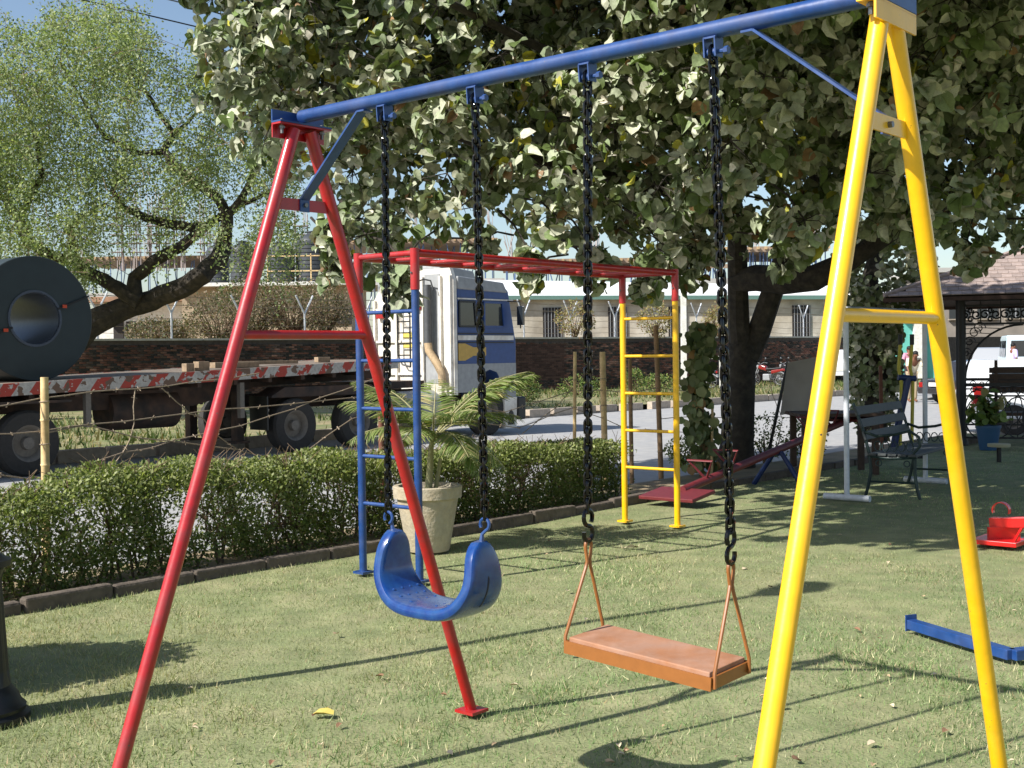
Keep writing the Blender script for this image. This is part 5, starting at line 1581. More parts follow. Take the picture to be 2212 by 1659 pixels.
# green park bench
BENG = mat('bench_iron', lin(24, 46, 44), .5, var=.2, scale=12)
BENW = mat('bench_slat', lin(62, 66, 66), .6, var=.2, scale=8)
be = thing('park_bench', (3.6, 12.3, 0), 'dark green cast-iron slatted bench in the shade behind the white frame', 'bench')
bx_, by_ = V((.56, .83, 0)), V((.83, -.56, 0))     # along, and towards the sitter's front
def bp3(a, f, z): return V((3.57, 12.33, 0)) + bx_ * a + by_ * f + UZ * z
for a in (0, 1.5):
    e_ = MB()
    e_.tube([bp3(a, 0, .0), bp3(a, .03, .1), bp3(a, .06, .25), bp3(a, .05, .42), bp3(a, .0, .62), bp3(a, -.06, .8), bp3(a, -.12, .95)], .017, 8)
    e_.tube([bp3(a, .55, .0), bp3(a, .52, .1), bp3(a, .5, .25), bp3(a, .5, .40)], .017, 8)
    e_.tube([bp3(a, .03, .42), bp3(a, .25, .40), bp3(a, .52, .42)], .017, 8)
    e_.tube([bp3(a, .0, .66), bp3(a, .12, .62), bp3(a, .3, .64), bp3(a, .45, .68), bp3(a, .54, .62), bp3(a, .55, .53), bp3(a, .49, .46), bp3(a, .48, .42)], .015, 8)
    e_.tube([bp3(a, .06, .16), bp3(a, .5, .16)], .011, 6)
    for q in range(5):
        c = bp3(a, .13 + .08 * q, .52)
        e_.tube([c + by_ * (.035 * math.cos(t)) + UZ * (.05 * math.sin(t)) for t in np.linspace(0, 6.28, 10)[:-1]], .006, 5, False, True)
    for q in (.14, .42):
        c = bp3(a, q, .35)
        e_.tube([c + by_ * (.03 * math.cos(t)) + UZ * (.03 * math.sin(t)) for t in np.linspace(0, 6.28, 10)[:-1]], .007, 5, False, True)
    e_.build('end_frame', BENG, be)
for k in range(5):
    f_ = .08 + .1 * k
    MB().bar(bp3(-.03, f_, .435), bp3(1.53, f_, .435), .085, .025).build('seat_slat', BENW, be, False, .004)
for k in range(3):
    z = .62 + .125 * k; f_ = -.02 - .042 * k
    MB().bar(bp3(-.03, f_ + .02, z), bp3(1.53, f_ + .02, z), .025, .09, UZ - by_ * .35).build('back_slat', BENW, be, False, .004)

# leaning grey board
gb = thing('leaning_board', W(1662, 985, 15.6), 'plain grey board on tilted black legs beside the big trunk', 'board')
q = [W(1701, 783, 15.6), W(1800, 772, 15.3), W(1786, 880, 15.3), W(1685, 897, 15.6)]
mb = MB(); mb.prism([(0, 0), (1, 0), (1, 1), (0, 1)], q[3], q[2] - q[3], q[0] - q[3], V((.01, .03, 0))).build('panel', mat('grey_board', lin(148, 144, 138), .7, var=.12, scale=2), gb, False)
MB().bar(W(1657, 992, 15.62), W(1702, 782, 15.62), .035, .035).build('leg', BLACK, gb, False)
MB().bar(W(1760, 985, 15.3), W(1801, 771, 15.32), .035, .035).build('leg', BLACK, gb, False)

# wooden picnic table behind the yellow leg
tb = thing('wooden_table', W(1800, 960, 14.6).xy.to_3d(), 'dark wooden table half hidden behind the front yellow leg', 'table')
tc_ = W(1800, 900, 14.8)
for k in range(4): MB().box((tc_.x, tc_.y - .3 + .2 * k, .72), (1.0, .18, .04)).build('plank', WOOD if False else mat('dark_wood', lin(72, 54, 42), .7, var=.3, scale=6), tb, False)
for sx in (-.42, .42):
    for sy in (-.3, .3): MB().box((tc_.x + sx, tc_.y + sy, .35), (.07, .07, .7)).build('leg', MATS['dark_wood'], tb, False)

# outdoor exercise machine
YEX = mat('dull_yellow_tube', lin(186, 172, 54), .45, var=.1)
exm = thing('exercise_machine', (4.75, 15.4, 0), 'outdoor exercise machine with two yellow levers and a navy post', 'exercise machine')
E3 = lambda u, v: W(u, v, 15.4)
for u in (1947, 1972):
    MB().tube([E3(u - 3, 985), E3(u - 1, 880), E3(u, 825), E3(u - 6, 795), E3(u - 4, 770), E3(u - 2, 738)], .022, 10).build('lever', YEX, exm)
    MB().tube([E3(u - 2, 745), E3(u - 2, 722)], .028, 10).build('grip', BLACK, exm)
MB().tube([E3(1925, 990), E3(1962, 815)], .045, 12).build('post', NAVY, exm)
MB().tube([E3(1940, 815), E3(1978, 818)], .04, 12).build('axle', NAVY, exm)
for u in (1944, 1974): MB().box(E3(u, 985), (.12, .32, .04)).build('pedal', BLACK, exm, False)

# thin iron bar and little round stool
MB().bar(W(1896, 815, 17).xy.to_3d(), W(1898, 800, 17), .05, .05, (0, 1, 0))
tag(MB().bar(W(1904, 800, 17).xy.to_3d(), W(1902, 790, 17), .045, .03, (0, 1, 0)).build('iron_bar', RUSTP, None, False), 'thin rusty iron upright in front of the ivy', 'post')
st = G(2158, 998); stl = thing('round_stool', st, 'small yellow-rimmed round stool in the shade', 'stool')
MB().lathe([(.0, .24), (.14, .24), (.145, .225), (.14, .2), (0, .2)], st, 20).build('seat', mat('pale_stool', lin(170, 162, 130), .7), stl)
MB().tube([st, st + UZ * .2], .03, 10).build('stem', BLACK, stl)
bpz = G(2135, 972); bpot = thing('blue_plant_pot', bpz, 'blue plastic pot with a dark leafy plant by the gazebo railing', 'potted plant')
MB().lathe([(.12, 0), (.17, .32), (.18, .32), (.18, .36), (.16, .36), (.15, .3)], bpz, 20).build('pot', mat('blue_pot', lin(44, 84, 120), .5), bpot)
n = 130
Pv = np.array(bpz)[None] + np.stack([rng.normal(0, .11, n), rng.normal(0, .11, n), .4 + np.abs(rng.normal(0, .17, n))], 1)
scatter('foliage', LEAF_V, LEAF_F, Pv, frames(rnd_dirs(n, (0, 0, .3), .9), rnd_dirs(n, (-.2, -.4, .6), .6), rng.uniform(.08, .16, n)), palette(n, GR, GP), LEAFY('shrub_leaf', .25), bpot, 'stuff')

# ---- ivy-covered tree
ic = W(1890, 900, 19.6); ic = V((ic.x, 19.6, 0))
iv = thing('ivy_covered_tree', ic, 'dusty ivy-covered tree trunk left of the gazebo roof', 'tree')
MB().tube([ic, ic + V((.05, 0, 1.4)), ic + V((-.05, .1, 2.6)), ic + V((.2, .1, 3.6))], [.2, .17, .14, .08], 10).build('trunk', BARK, iv)
n = 5200
zz = rng.uniform(.05, 3.6, n) 
wid = np.interp(zz, [0, .5, 1.3, 1.9, 2.4, 3.0, 3.6], [.22, .4, .42, .45, .8, .85, .4])
an = rng.uniform(0, 6.283, n); rr = np.sqrt(rng.uniform(.3, 1, n))
Pv = np.array(ic)[None] + np.stack([np.cos(an) * rr * wid + np.where(zz > 2.1, .15, 0), np.sin(an) * rr * wid * .8, zz], 1)
ok = noise3(Pv * 3.2, 71) + rng.normal(0, .35, n) > -.25
Pv = Pv[ok]; n = len(Pv)
scatter('foliage', LEAF_V, LEAF_F, Pv, frames(rnd_dirs(n, (0, 0, -.8), .7), rnd_dirs(n, (-.6, -.7, .5), .5), rng.uniform(.06, .125, n)), palette(n, [(150, 152, 122), (122, 130, 92), (172, 168, 146), (96, 108, 66)], [.34, .3, .18, .18], .15), LEAFY('ivy_leaf', .15), iv, 'stuff')

# ================================================================== GAZEBO
gd, ge = V((.35, .937, 0)), V((.937, -.35, 0))
C1 = V((6.9, 18.7, 0))
gz = thing('gazebo', C1 + gd * 1.6 + ge * 1.6, 'gazebo with shingled hip roof and black wrought-iron fretwork at right', 'gazebo')
def gp(a, b, z): return C1 + ge * a + gd * b + UZ * z
ga = math.atan2(ge.y, ge.x)
GW = 3.4
IRON = mat('wrought_iron', lin(20, 21, 22), .5)
for a in (0, GW):
    for b in (0, GW):
        c_ = MB().tube([gp(a, b, .0), gp(a, b, 2.35)], .075, 12).build('column', IRON, gz)
        MB().lathe([(.1, 0), (.1, .06), (.07, .12), (.06, .3)], gp(a, b, 0), 14).build('column_base', IRON, c_)
Z0 = 2.29
ap = gp(1.6, 1.85, 3.28)
cor = [gp(-1.1, -.45, Z0), gp(4.3, -.45, Z0), gp(4.3, 4.2, Z0), gp(-1.1, 4.2, Z0)]
TILE = mat('roof_shingle', lin(150, 134, 126), .85, var=.25, scale=6, rand=.18, bump=.2, bscale=30)
und = MB(); und.add([c - UZ * .03 for c in cor] + [ap - UZ * .03], [(0, 1, 4), (1, 2, 4), (2, 3, 4), (3, 0, 4)])
und.build('roof_deck', mat('roof_board', lin(64, 54, 46), .9, var=.2), gz, False)
stuff_p, stuff_r = [], []
cnt = 0
tm = MB().box((0, 0, 0), (.148, .2, .014)).mesh('shingle', TILE, False)
for fi in range(4):
    a, b = cor[fi], cor[(fi + 1) % 4]
    ex_ = (b - a).normalized(); mid_ = (a + b) / 2
    foot = a + ex_ * (ap - a).dot(ex_)
    ey_ = (ap - foot).normalized(); Hh = (ap - foot).length; nz_ = ex_.cross(ey_).normalized()
    La = (b - a).length; fx = (foot - a).length
    rows_ = int(Hh / .165)
    for r_ in range(rows_):
        t = (r_ + .5) / rows_
        x0 = fx * t; x1 = La - (La - fx) * t
        x = x0 + .04 + (.075 if r_ % 2 else 0)
        while x < x1 - .05:
            p = a + ex_ * x + ey_ * (t * Hh) + nz_ * .012
            Mx = Matrix((ex_, ey_, nz_)).transposed() @ Matrix.Rotation(R(-3.2), 3, 'X')
            if fi == 0 and cnt < 300 and (1106 + F * p.x / p.y) < 2260:
                o = linked('shingle', tm, gz, p); o.rotation_euler = (Mx @ Matrix.Rotation(random.uniform(-.02, .02), 3, 'Z')).to_euler(); cnt += 1
            else:
                stuff_p.append(tuple(p)); stuff_r.append(np.array(Mx))
            x += .152
tv_ = [(x * .074, y * .1, z * .007) for x in (-1, 1) for y in (-1, 1) for z in (-1, 1)]
TILEA = mat('far_shingle', (0, 0, 0), .85, attr=True)
scatter('roof_shingles', tv_, bf + [(2, 3, 7), (2, 7, 6)], np.array(stuff_p), np.array(stuff_r), palette(len(stuff_p), [(150, 134, 126), (124, 112, 108)], [.6, .4], .12), TILEA, gz, 'stuff')
for fi in range(4):
    a, b = cor[fi], cor[(fi + 1) % 4]
    MB().bar(a - UZ * .05, b - UZ * .05, .03, .06).build('fascia', mat('fascia_wood', lin(70, 50, 40), .8, var=.3), gz, False)
    MB().tube([a + UZ * .03, ap + UZ * .05], .035, 6).build('hip_cap', TILE, gz)
def scroll(mb, c, ex, r_, turns=1.4, sg=1, th=.013):
    pts = []
    for k in range(15):
        t = k / 14; a = sg * turns * 2 * math.pi * t; rr_ = r_ * (1 - .72 * t)
        pts.append(c + ex * (rr_ * math.cos(a)) + UZ * (rr_ * math.sin(a)))
    mb.tube(pts, th, 4, False)
def fret(a0, a1, front):
    # frieze panel between columns with scrolls, arch brackets at the columns
    P_ = (lambda a, z: gp(a, 0, z)) if front else (lambda a, z: gp(0, a, z))
    e_ = ge if front else gd
    f1 = MB()
    for z in (2.22, 2.14, 1.86): f1.bar(P_(a0, z), P_(a1, z), .03, .03)
    n = 12
    for k in range(n + 1):
        a = a0 + (a1 - a0) * k / n
        f1.bar(P_(a, 1.86), P_(a, 2.22), .018, .018, e_)
    fo = f1.build('frieze_rail', IRON, gz, False)
    w_ = (a1 - a0) / n
    for k in range(n):
        c = a0 + w_ * (k + .5)
        s1 = MB()
        scroll(s1, P_(c - .08, 2.0), e_, .075, 1.3, 1); scroll(s1, P_(c + .08, 2.0), e_, .075, 1.3, -1); scroll(s1, P_(c, 1.93), e_, .05, 1.2, 1)
        scroll(s1, P_(c, 2.07), e_, .045, 1.2, -1)
        s1.build('scroll', IRON, fo)
    for a, sg in ((a0, 1), (a1, -1)):
        b1_ = MB()
        b1_.tube([P_(a + sg * (.06 + .82 * (1 - math.cos(t))), 1.0 + .84 * math.sin(t)) for t in np.linspace(0, math.pi / 2, 12)], .016, 6)
        for t in (.5, .75, 1.0, 1.2):
            q_ = P_(a + sg * (.06 + .82 * (1 - math.cos(t))) * .45, 1.0 + .84 * math.sin(t) + .02)
            scroll(b1_, q_, e_, .07 + .02 * t, 1.3, sg, .008)
            b1_.tube([q_, P_(a + sg * (.06 + .82 * (1 - math.cos(t))), 1.0 + .84 * math.sin(t))], .008, 4)
            b1_.tube([P_(a, 1.0 + .84 * math.sin(t)), q_], .008, 4)
        b1_.build('arch_bracket', IRON, gz)
fret(0, GW, True); fret(0, GW, False)
def railing(P_, e_, a0, a1):
    f1 = MB()
    for z, t in ((.93, .05), (.76, .025), (.12, .03)): f1.bar(P_(a0, z), P_(a1, z), .035, t)
    ro = f1.build('railing', IRON, gz, False)
    a = a0 + .2
    while a < a1:
        r1 = MB()
        r1.tube([P_(a + .2 * math.cos(t), .43 + .31 * math.sin(t)) for t in np.linspace(0, 6.283, 20)[:-1]], .011, 5, False, True)
        r1.bar(P_(a, .12), P_(a, .55), .014, .014, e_)
        r1.build('hoop', IRON, ro)
        s1 = MB(); scroll(s1, P_(a - .08, .85), e_, .06, 1.2, 1, .008); scroll(s1, P_(a + .08, .85), e_, .06, 1.2, -1, .008)
        s1.build('scroll', IRON, ro)
        a += .27
railing(lambda a, z: gp(a, 0, z), ge, .06, GW)
railing(lambda a, z: gp(a, GW, z), ge, .06, GW)
# armchair silhouette inside the gazebo
ac = gp(.75, .55, 0)
ach = thing('wooden_armchair', ac, 'dark wooden armchair seen from behind at the gazebo railing', 'chair')
DW = MATS['dark_wood']
for a in (-.24, .24):
    MB().bar(ac + ge * a, ac + ge * a + UZ * 1.3, .05, .05, ge).build('back_post', DW, ach, False)
    MB().bar(ac + ge * a + gd * .5, ac + ge * a + gd * .5 + UZ * .66, .05, .05, ge).build('front_leg', DW, ach, False)
    MB().bar(ac + ge * a + UZ * .66, ac + ge * a + gd * .55 + UZ * .66, .06, .04).build('arm', DW, ach, False)
for k in range(4): MB().bar(ac - ge * .34 + UZ * (.84 + .1 * k), ac + ge * .34 + UZ * (.84 + .1 * k), .025, .085).build('back_slat', DW, ach, False)
MB().box(ac + gd * .27 + UZ * .45, (.5, .5, .05), Matrix.Rotation(ga, 3, 'Z')).build('seat', DW, ach, False)

# ================================================================== STREET LIFE BEYOND THE GARDEN
TEAL = mat('teal_wall', lin(96, 176, 164), .8, var=.12, scale=.8)
tl = thing('teal_gatehouse', (21.5, 63, 0), 'teal painted gatehouse wall with white pillar behind the ivy', 'building')
a, b = W(1940, 760, 63), W(2024, 760, 63)
MB().box(((a.x + b.x) / 2, 65, 1.7), (b.x - a.x, 4, 3.5)).build('wall', TEAL, tl, False)
p = W(1987, 760, 62.8); MB().box((p.x, 62.85, 1.7), (.6, .3, 3.5)).build('pillar', WHITE, tl, False)
MB().box(((a.x + b.x) / 2, 64.8, 3.55), (b.x - a.x + .6, 5, .2)).build('roof', RAW, tl, False)
gbld = thing('grey_office_building', (30, 82, 0), 'grey-brown building with dark windows behind the parked cars', 'building')
a, b = W(2020, 760, 82), W(2420, 760, 82)
MB().box(((a.x + b.x) / 2, 86, 3.2), (b.x - a.x, 8, 6.8)).build('wall', mat('grey_render', lin(140, 132, 122), .9, var=.2, scale=.5), gbld, False)
MB().box(((a.x + b.x) / 2, 85.8, 6.7), (b.x - a.x + .8, 9, .3)).build('roof', RAW, gbld, False)
for zz in (1.4, 4.2):
    for k in range(6):
        x = a.x + 1.6 + k * (b.x - a.x - 3) / 5
        f = MB().box((x, 81.95, zz), (1.3, .12, 1.5)).build('window', GLASS, gbld, False)
        MB().box((x, 81.86, zz), (.06, .06, 1.5)).build('mullion', GREYM, f, False)
        MB().box((x, 81.84, zz - .8), (1.5, .2, .08)).build('sill', CONC, f, False)
pw = thing('pale_workshop', (19, 72, 0), 'sunlit pale workshop behind the wall, right of the big trunk', 'building')
a, b = W(1690, 735, 72), W(1900, 735, 72)
MB().box(((a.x + b.x) / 2, 75, 1.9), (b.x - a.x, 6, 5.0)).build('wall', mat('pale_wall', lin(220, 216, 204), .85, var=.1, scale=.7), pw, False)
mb = MB(); mb.box(((a.x + b.x) / 2, 74.6, 4.5), (b.x - a.x + 1, 7.6, .2)); mb.build('roof', SHEDR, pw, False)
for k in range(4):
    x = a.x + .9 + k * 1.3
    f = MB().box((x, 71.95, 2.6), (.7, .12, 1.1)).build('window', DARKW, pw, False)
    MB().box((x, 71.88, 2.6), (.05, .06, 1.1)).build('mullion', YEX, f, False)

# ---- vehicles
def car(label, loc, ang, paint, L_=4.2, Wd=1.7, Hh=1.5, van=False, wagon=False, spare=False):
    t = thing('parked_car' if not van else 'parked_van', (0, 0, 0), label, 'van' if van else 'car')
    h1 = .52 * Hh + .05
    if van: prof = [(0, .3), (L_, .3), (L_, .9), (L_ - .5, 1.1), (L_ - 1.0, Hh - .08), (L_ - 1.3, Hh), (.1, Hh), (.0, Hh - .1)]
    elif wagon: prof = [(0, .32), (L_, .32), (L_, .78), (L_ - .9, h1 + .04), (L_ - 1.55, Hh - .04), (L_ - 1.9, Hh), (.32, Hh), (.2, Hh - .05), (.02, h1)]
    else: prof = [(0, .32), (L_, .32), (L_, .74), (L_ - .95, h1), (L_ - 1.75, Hh - .03), (L_ - 2.0, Hh), (1.35, Hh), (1.15, Hh - .04), (.62, h1 + .04), (.03, h1)]
    # body with tumblehome: taper above the waist
    vs, fs = [], []
    n = len(prof)
    for sy in (-1, 1):
        for x, z in prof:
            k = 1 - .16 * max(0, (z - h1)) / max(.1, Hh - h1) * (.5 if van else 1)
            vs.append((x, sy * Wd / 2 * k, z))
    fs = [tuple(range(n)), tuple(range(2 * n - 1, n - 1, -1))] + [(i + n, (i + 1) % n + n, (i + 1) % n, i) for i in range(n)]
    MB().add(vs, fs).build('body', paint, t, False, .05)
    def sidewin(x0, x1, x2, x3, z0, z1):
        for sy in (-1, 1):
            k0 = 1 - .16 * max(0, z0 - h1) / (Hh - h1) * (.5 if van else 1); k1 = 1 - .16 * max(0, z1 - h1) / (Hh - h1) * (.5 if van else 1)
            y0, y1 = sy * (Wd / 2 * k0 + .006), sy * (Wd / 2 * k1 + .006)
            v8 = [(x0, y0, z0), (x1, y0, z0), (x2, y1, z1), (x3, y1, z1)]
            MB().add(v8 + [(a_, b_ - sy * .02, c_) for a_, b_, c_ in v8], [(0, 1, 2, 3), (4, 5, 6, 7), (0, 1, 5, 4), (1, 2, 6, 5), (2, 3, 7, 6), (3, 0, 4, 7)]).build('side_window', GLASS, t, False)
    z0, z1 = h1 + .06, Hh - .14
    if wagon:
        sidewin(.3, 1.15, 1.1, .42, z0, z1); sidewin(1.25, 2.2, 2.1, 1.22, z0, z1); sidewin(2.3, 3.05, 2.65, 2.2, z0, z1)
        rw = [(.06, z0), (.26, z1 + .02)]
    elif van:
        z0 = 1.12; z1 = Hh - .22
        sidewin(.25, 1.2, 1.2, .25, z0, z1); sidewin(1.35, 2.3, 2.3, 1.35, z0, z1); sidewin(2.5, L_ - .75, L_ - 1.05, 2.5, z0, z1)
        rw = [(.0, z0), (.0, z1)]
    else:
        sidewin(1.0, 1.85, 1.8, 1.3, z0, z1); sidewin(1.95, 2.75, 2.35, 1.9, z0, z1)
        rw = [(.66, z0), (1.12, z1 + .02)]
    (xa, za), (xb, zb_) = rw
    hwid = Wd / 2 - (.2 if not van else .16)
    MB().add([(xa - .02, -hwid, za), (xa - .02, hwid, za), (xb - .02, hwid * .9, zb_), (xb - .02, -hwid * .9, zb_), (xa + .06, -hwid, za), (xa + .06, hwid, za), (xb + .06, hwid * .9, zb_), (xb + .06, -hwid * .9, zb_)], [(0, 1, 2, 3), (7, 6, 5, 4), (0, 1, 5, 4), (1, 2, 6, 5), (2, 3, 7, 6), (3, 0, 4, 7)]).build('rear_window', GLASS, t, False)
    for sy in (-1, 1):
        if wagon: MB().box((.1, sy * (Wd / 2 - .1), h1 - .1), (.16, .17, .62), Matrix.Rotation(.1, 3, 'Y')).build('tail_light', TRED, t, False, .02)
        else: MB().box((.02, sy * (Wd / 2 - .16), h1 - .16 if not van else .85), (.08, .3 if not van else .14, .16 if not van else .3)).build('tail_light', TRED, t, False, .02)
        MB().box((L_ - .03, sy * (Wd / 2 - .28), .68), (.08, .34, .16)).build('headlight', GREYM, t, False, .02)
    MB().box((.0, 0, .42), (.14, Wd - .04, .2)).build('bumper', paint if not van else BLACK, t, False, .03)
    MB().box((L_, 0, .42), (.14, Wd - .04, .2)).build('bumper', paint if not van else BLACK, t, False, .03)
    MB().box((-.075, 0, .62), (.01, .5, .12)).build('number_plate', TYEL if van else WHITE, t, False)
    for x in (.78, L_ - .82):
        for sy in (-1, 1): wheel(t, x, sy * (Wd / 2 - .1), .31, .2)
    if spare:
        rot = Matrix.Rotation(R(90), 3, 'Y')
        sp_ = MB().lathe([(.15, -.09), (.3, -.09), (.33, -.05), (.33, .05), (.3, .09), (.15, .09)], (-.12, -.25, 1.05), 24, rot, True).build('spare_wheel', TYRE, t)
        MB().lathe([(.16, -.08), (.1, -.05), (.01, -.05)], (-.12, -.25, 1.05), 18, rot).build('rim', RIM, sp_)
    t.location = loc; t.rotation_euler = (0, 0, ang)
    return t
CWHITE = mat('car_white', lin(232, 234, 236), .25, coat=.6)
CSILVER = mat('car_silver', lin(176, 178, 180), .3, metal=.35, coat=.5)
CPALE = mat('van_pale', lin(196, 214, 222), .35, coat=.4)
CDARK = mat('car_dark', lin(46, 44, 46), .25, coat=.6)
car('white estate car with tall red tail light just behind the gazebo railing', (9.22, 24.9, -.25), R(-8), CWHITE, 4.3, 1.7, 1.5, wagon=True)
p = W(2122, 800, 55); car('silver saloon parked beyond the white estate car', (p.x - .5, 53, .0), R(62), CSILVER, 4.2, 1.65, 1.5)
p = W(2200, 800, 50); car('pale blue van with a spare wheel on its rear door', (p.x + .1, 49.3, .0), R(72), CPALE, 4.4, 1.72, 1.98, van=True, spare=True)
p = W(2010, 800, 38); car('dark saloon the man in a cream shirt leans on', (p.x + .1, 37.8, ROADZ), R(20), CDARK, 4.1, 1.62, 1.36)
p = W(1812, 800, 60); car('white taxi with orange band half hidden behind the front yellow leg', (p.x, 60, -.12), R(80), CWHITE, 3.9, 1.6, 1.6, wagon=True)

def moto(label, loc, ang, paint):
    t = thing('motorcycle', (0, 0, 0), label, 'motorcycle')
    rot = Matrix.Rotation(R(90), 3, 'X')
    for x in (0, 1.28):
        w1 = MB().lathe([(.25, -.045), (.29, -.045), (.31, 0), (.29, .045), (.25, .045)], (x, 0, .31), 26, rot, True).build('tyre', TYRE, t)
        r1 = MB().lathe([(.25, -.02), (.25, .02), (.235, 0)], (x, 0, .31), 22, rot, True)
        for k in range(10):
            a = k * math.pi / 5; r1.tube([(x, 0, .31), (x + .24 * math.cos(a), 0, .31 + .24 * math.sin(a))], .006, 3)
        r1.lathe([(.05, -.06), (.05, .06)], (x, 0, .31), 10, rot).build('rim', GREYM, w1)
    MB().tube([(0, .09, .31), (.5, .1, .36), (.62, .06, .5)], .02, 6).tube([(0, -.09, .31), (.5, -.1, .36), (.62, -.06, .5)], .02, 6).build('swing_arm', BLACK, t)
    MB().box((.62, 0, .4), (.4, .24, .3)).build('engine', GREYM, t, False, .04)
    MB().tube([(.3, 0, .62), (.62, 0, .66), (1.0, 0, .82)], .03, 8).build('frame', BLACK, t)
    MB().prism([(.62, .68), (1.02, .78), (1.06, .9), (.92, .97), (.66, .9)], (0, -.13, 0), (1, 0, 0), (0, 0, 1), (0, .26, 0)).build('fuel_tank', paint, t, False, .05)
    MB().prism([(-.1, .76), (.66, .72), (.68, .8), (.3, .82), (-.12, .86)], (0, -.11, 0), (1, 0, 0), (0, 0, 1), (0, .22, 0)).build('seat', BLACK, t, False, .03)
    MB().prism([(-.26, .7), (.4, .55), (.4, .72), (-.2, .8)], (0, -.1, 0), (1, 0, 0), (0, 0, 1), (0, .2, 0)).build('tail', paint, t, False, .03)
    MB().box((-.27, 0, .72), (.06, .16, .09)).build('tail_light', TRED, t, False)
    MB().box((-.3, 0, .56), (.012, .2, .12), Matrix.Rotation(.2, 3, 'Y')).build('number_plate', WHITE, t, False)
    MB().prism([(-.34, .5), (-.1, .66), (.1, .64), (.1, .61), (-.1, .62), (-.31, .48)], (0, -.07, 0), (1, 0, 0), (0, 0, 1), (0, .14, 0)).build('mudguard', GREYM, t, False)
    MB().tube([(1.28, .08, .31), (1.02, .08, .95)], .022, 8).tube([(1.28, -.08, .31), (1.02, -.08, .95)], .022, 8).build('fork', GREYM, t)
    MB().tube([(.82, .36, 1.04), (.96, .26, 1.06), (1.02, .08, .98), (1.02, -.08, .98), (.96, -.26, 1.06), (.82, -.36, 1.04)], .014, 6).build('handlebar', GREYM, t)
    MB().lathe([(.03, -.08), (.09, 0), (.085, .03), (0, .045)], (1.1, 0, .88), 16, Matrix.Rotation(R(90), 3, 'Y')).build('headlamp', GREYM, t)
    for sy in (-1, 1):
        m1 = MB().tube([(.92, sy * .26, 1.05), (.9, sy * .32, 1.22)], .007, 5).build('mirror_stalk', BLACK, t)
        MB().ball((.89, sy * .33, 1.25), (.02, .06, .045), 10, 6).build('mirror', GREYM, m1)
    MB().tube([(.62, -.14, .25), (.1, -.15, .28), (-.25, -.15, .36)], [.025, .04, .045], 8).build('exhaust', GREYM, t)
    t.location = loc; t.rotation_euler = (0, .0, ang)
    return t
p = W(1668, 800, 55); moto('red-tailed motorcycle parked by the wall right of the big trunk', (p.x + .35, 55, -.12), R(140), mat('moto_red', lin(130, 30, 26), .35, coat=.4))
p = W(1718, 800, 56); moto('dark motorcycle half hidden by the leaning grey board', (p.x + .4, 56.5, -.12), R(135), CDARK)
p = W(1520, 800, 52); moto('dark motorcycle behind the vine-clad stake', (p.x + .4, 52.5, -.12), R(150), CDARK)
mb = MB(); a_, b_ = W(1490, 772, 50.5), W(1560, 772, 50.5)
tag(mb.bar(a_, b_, .05, .12).bar(a_.xy.to_3d() + V((.1, 0, -.12)), a_ + V((.1, 0, 0)), .05, .05, (0, 1, 0)).bar(b_.xy.to_3d() + V((-.1, 0, -.12)), b_ + V((-.1, 0, 0)), .05, .05, (0, 1, 0)).build('white_rail', WHITE, None, False), 'low white rail above the motorcycle behind the vine', 'railing')

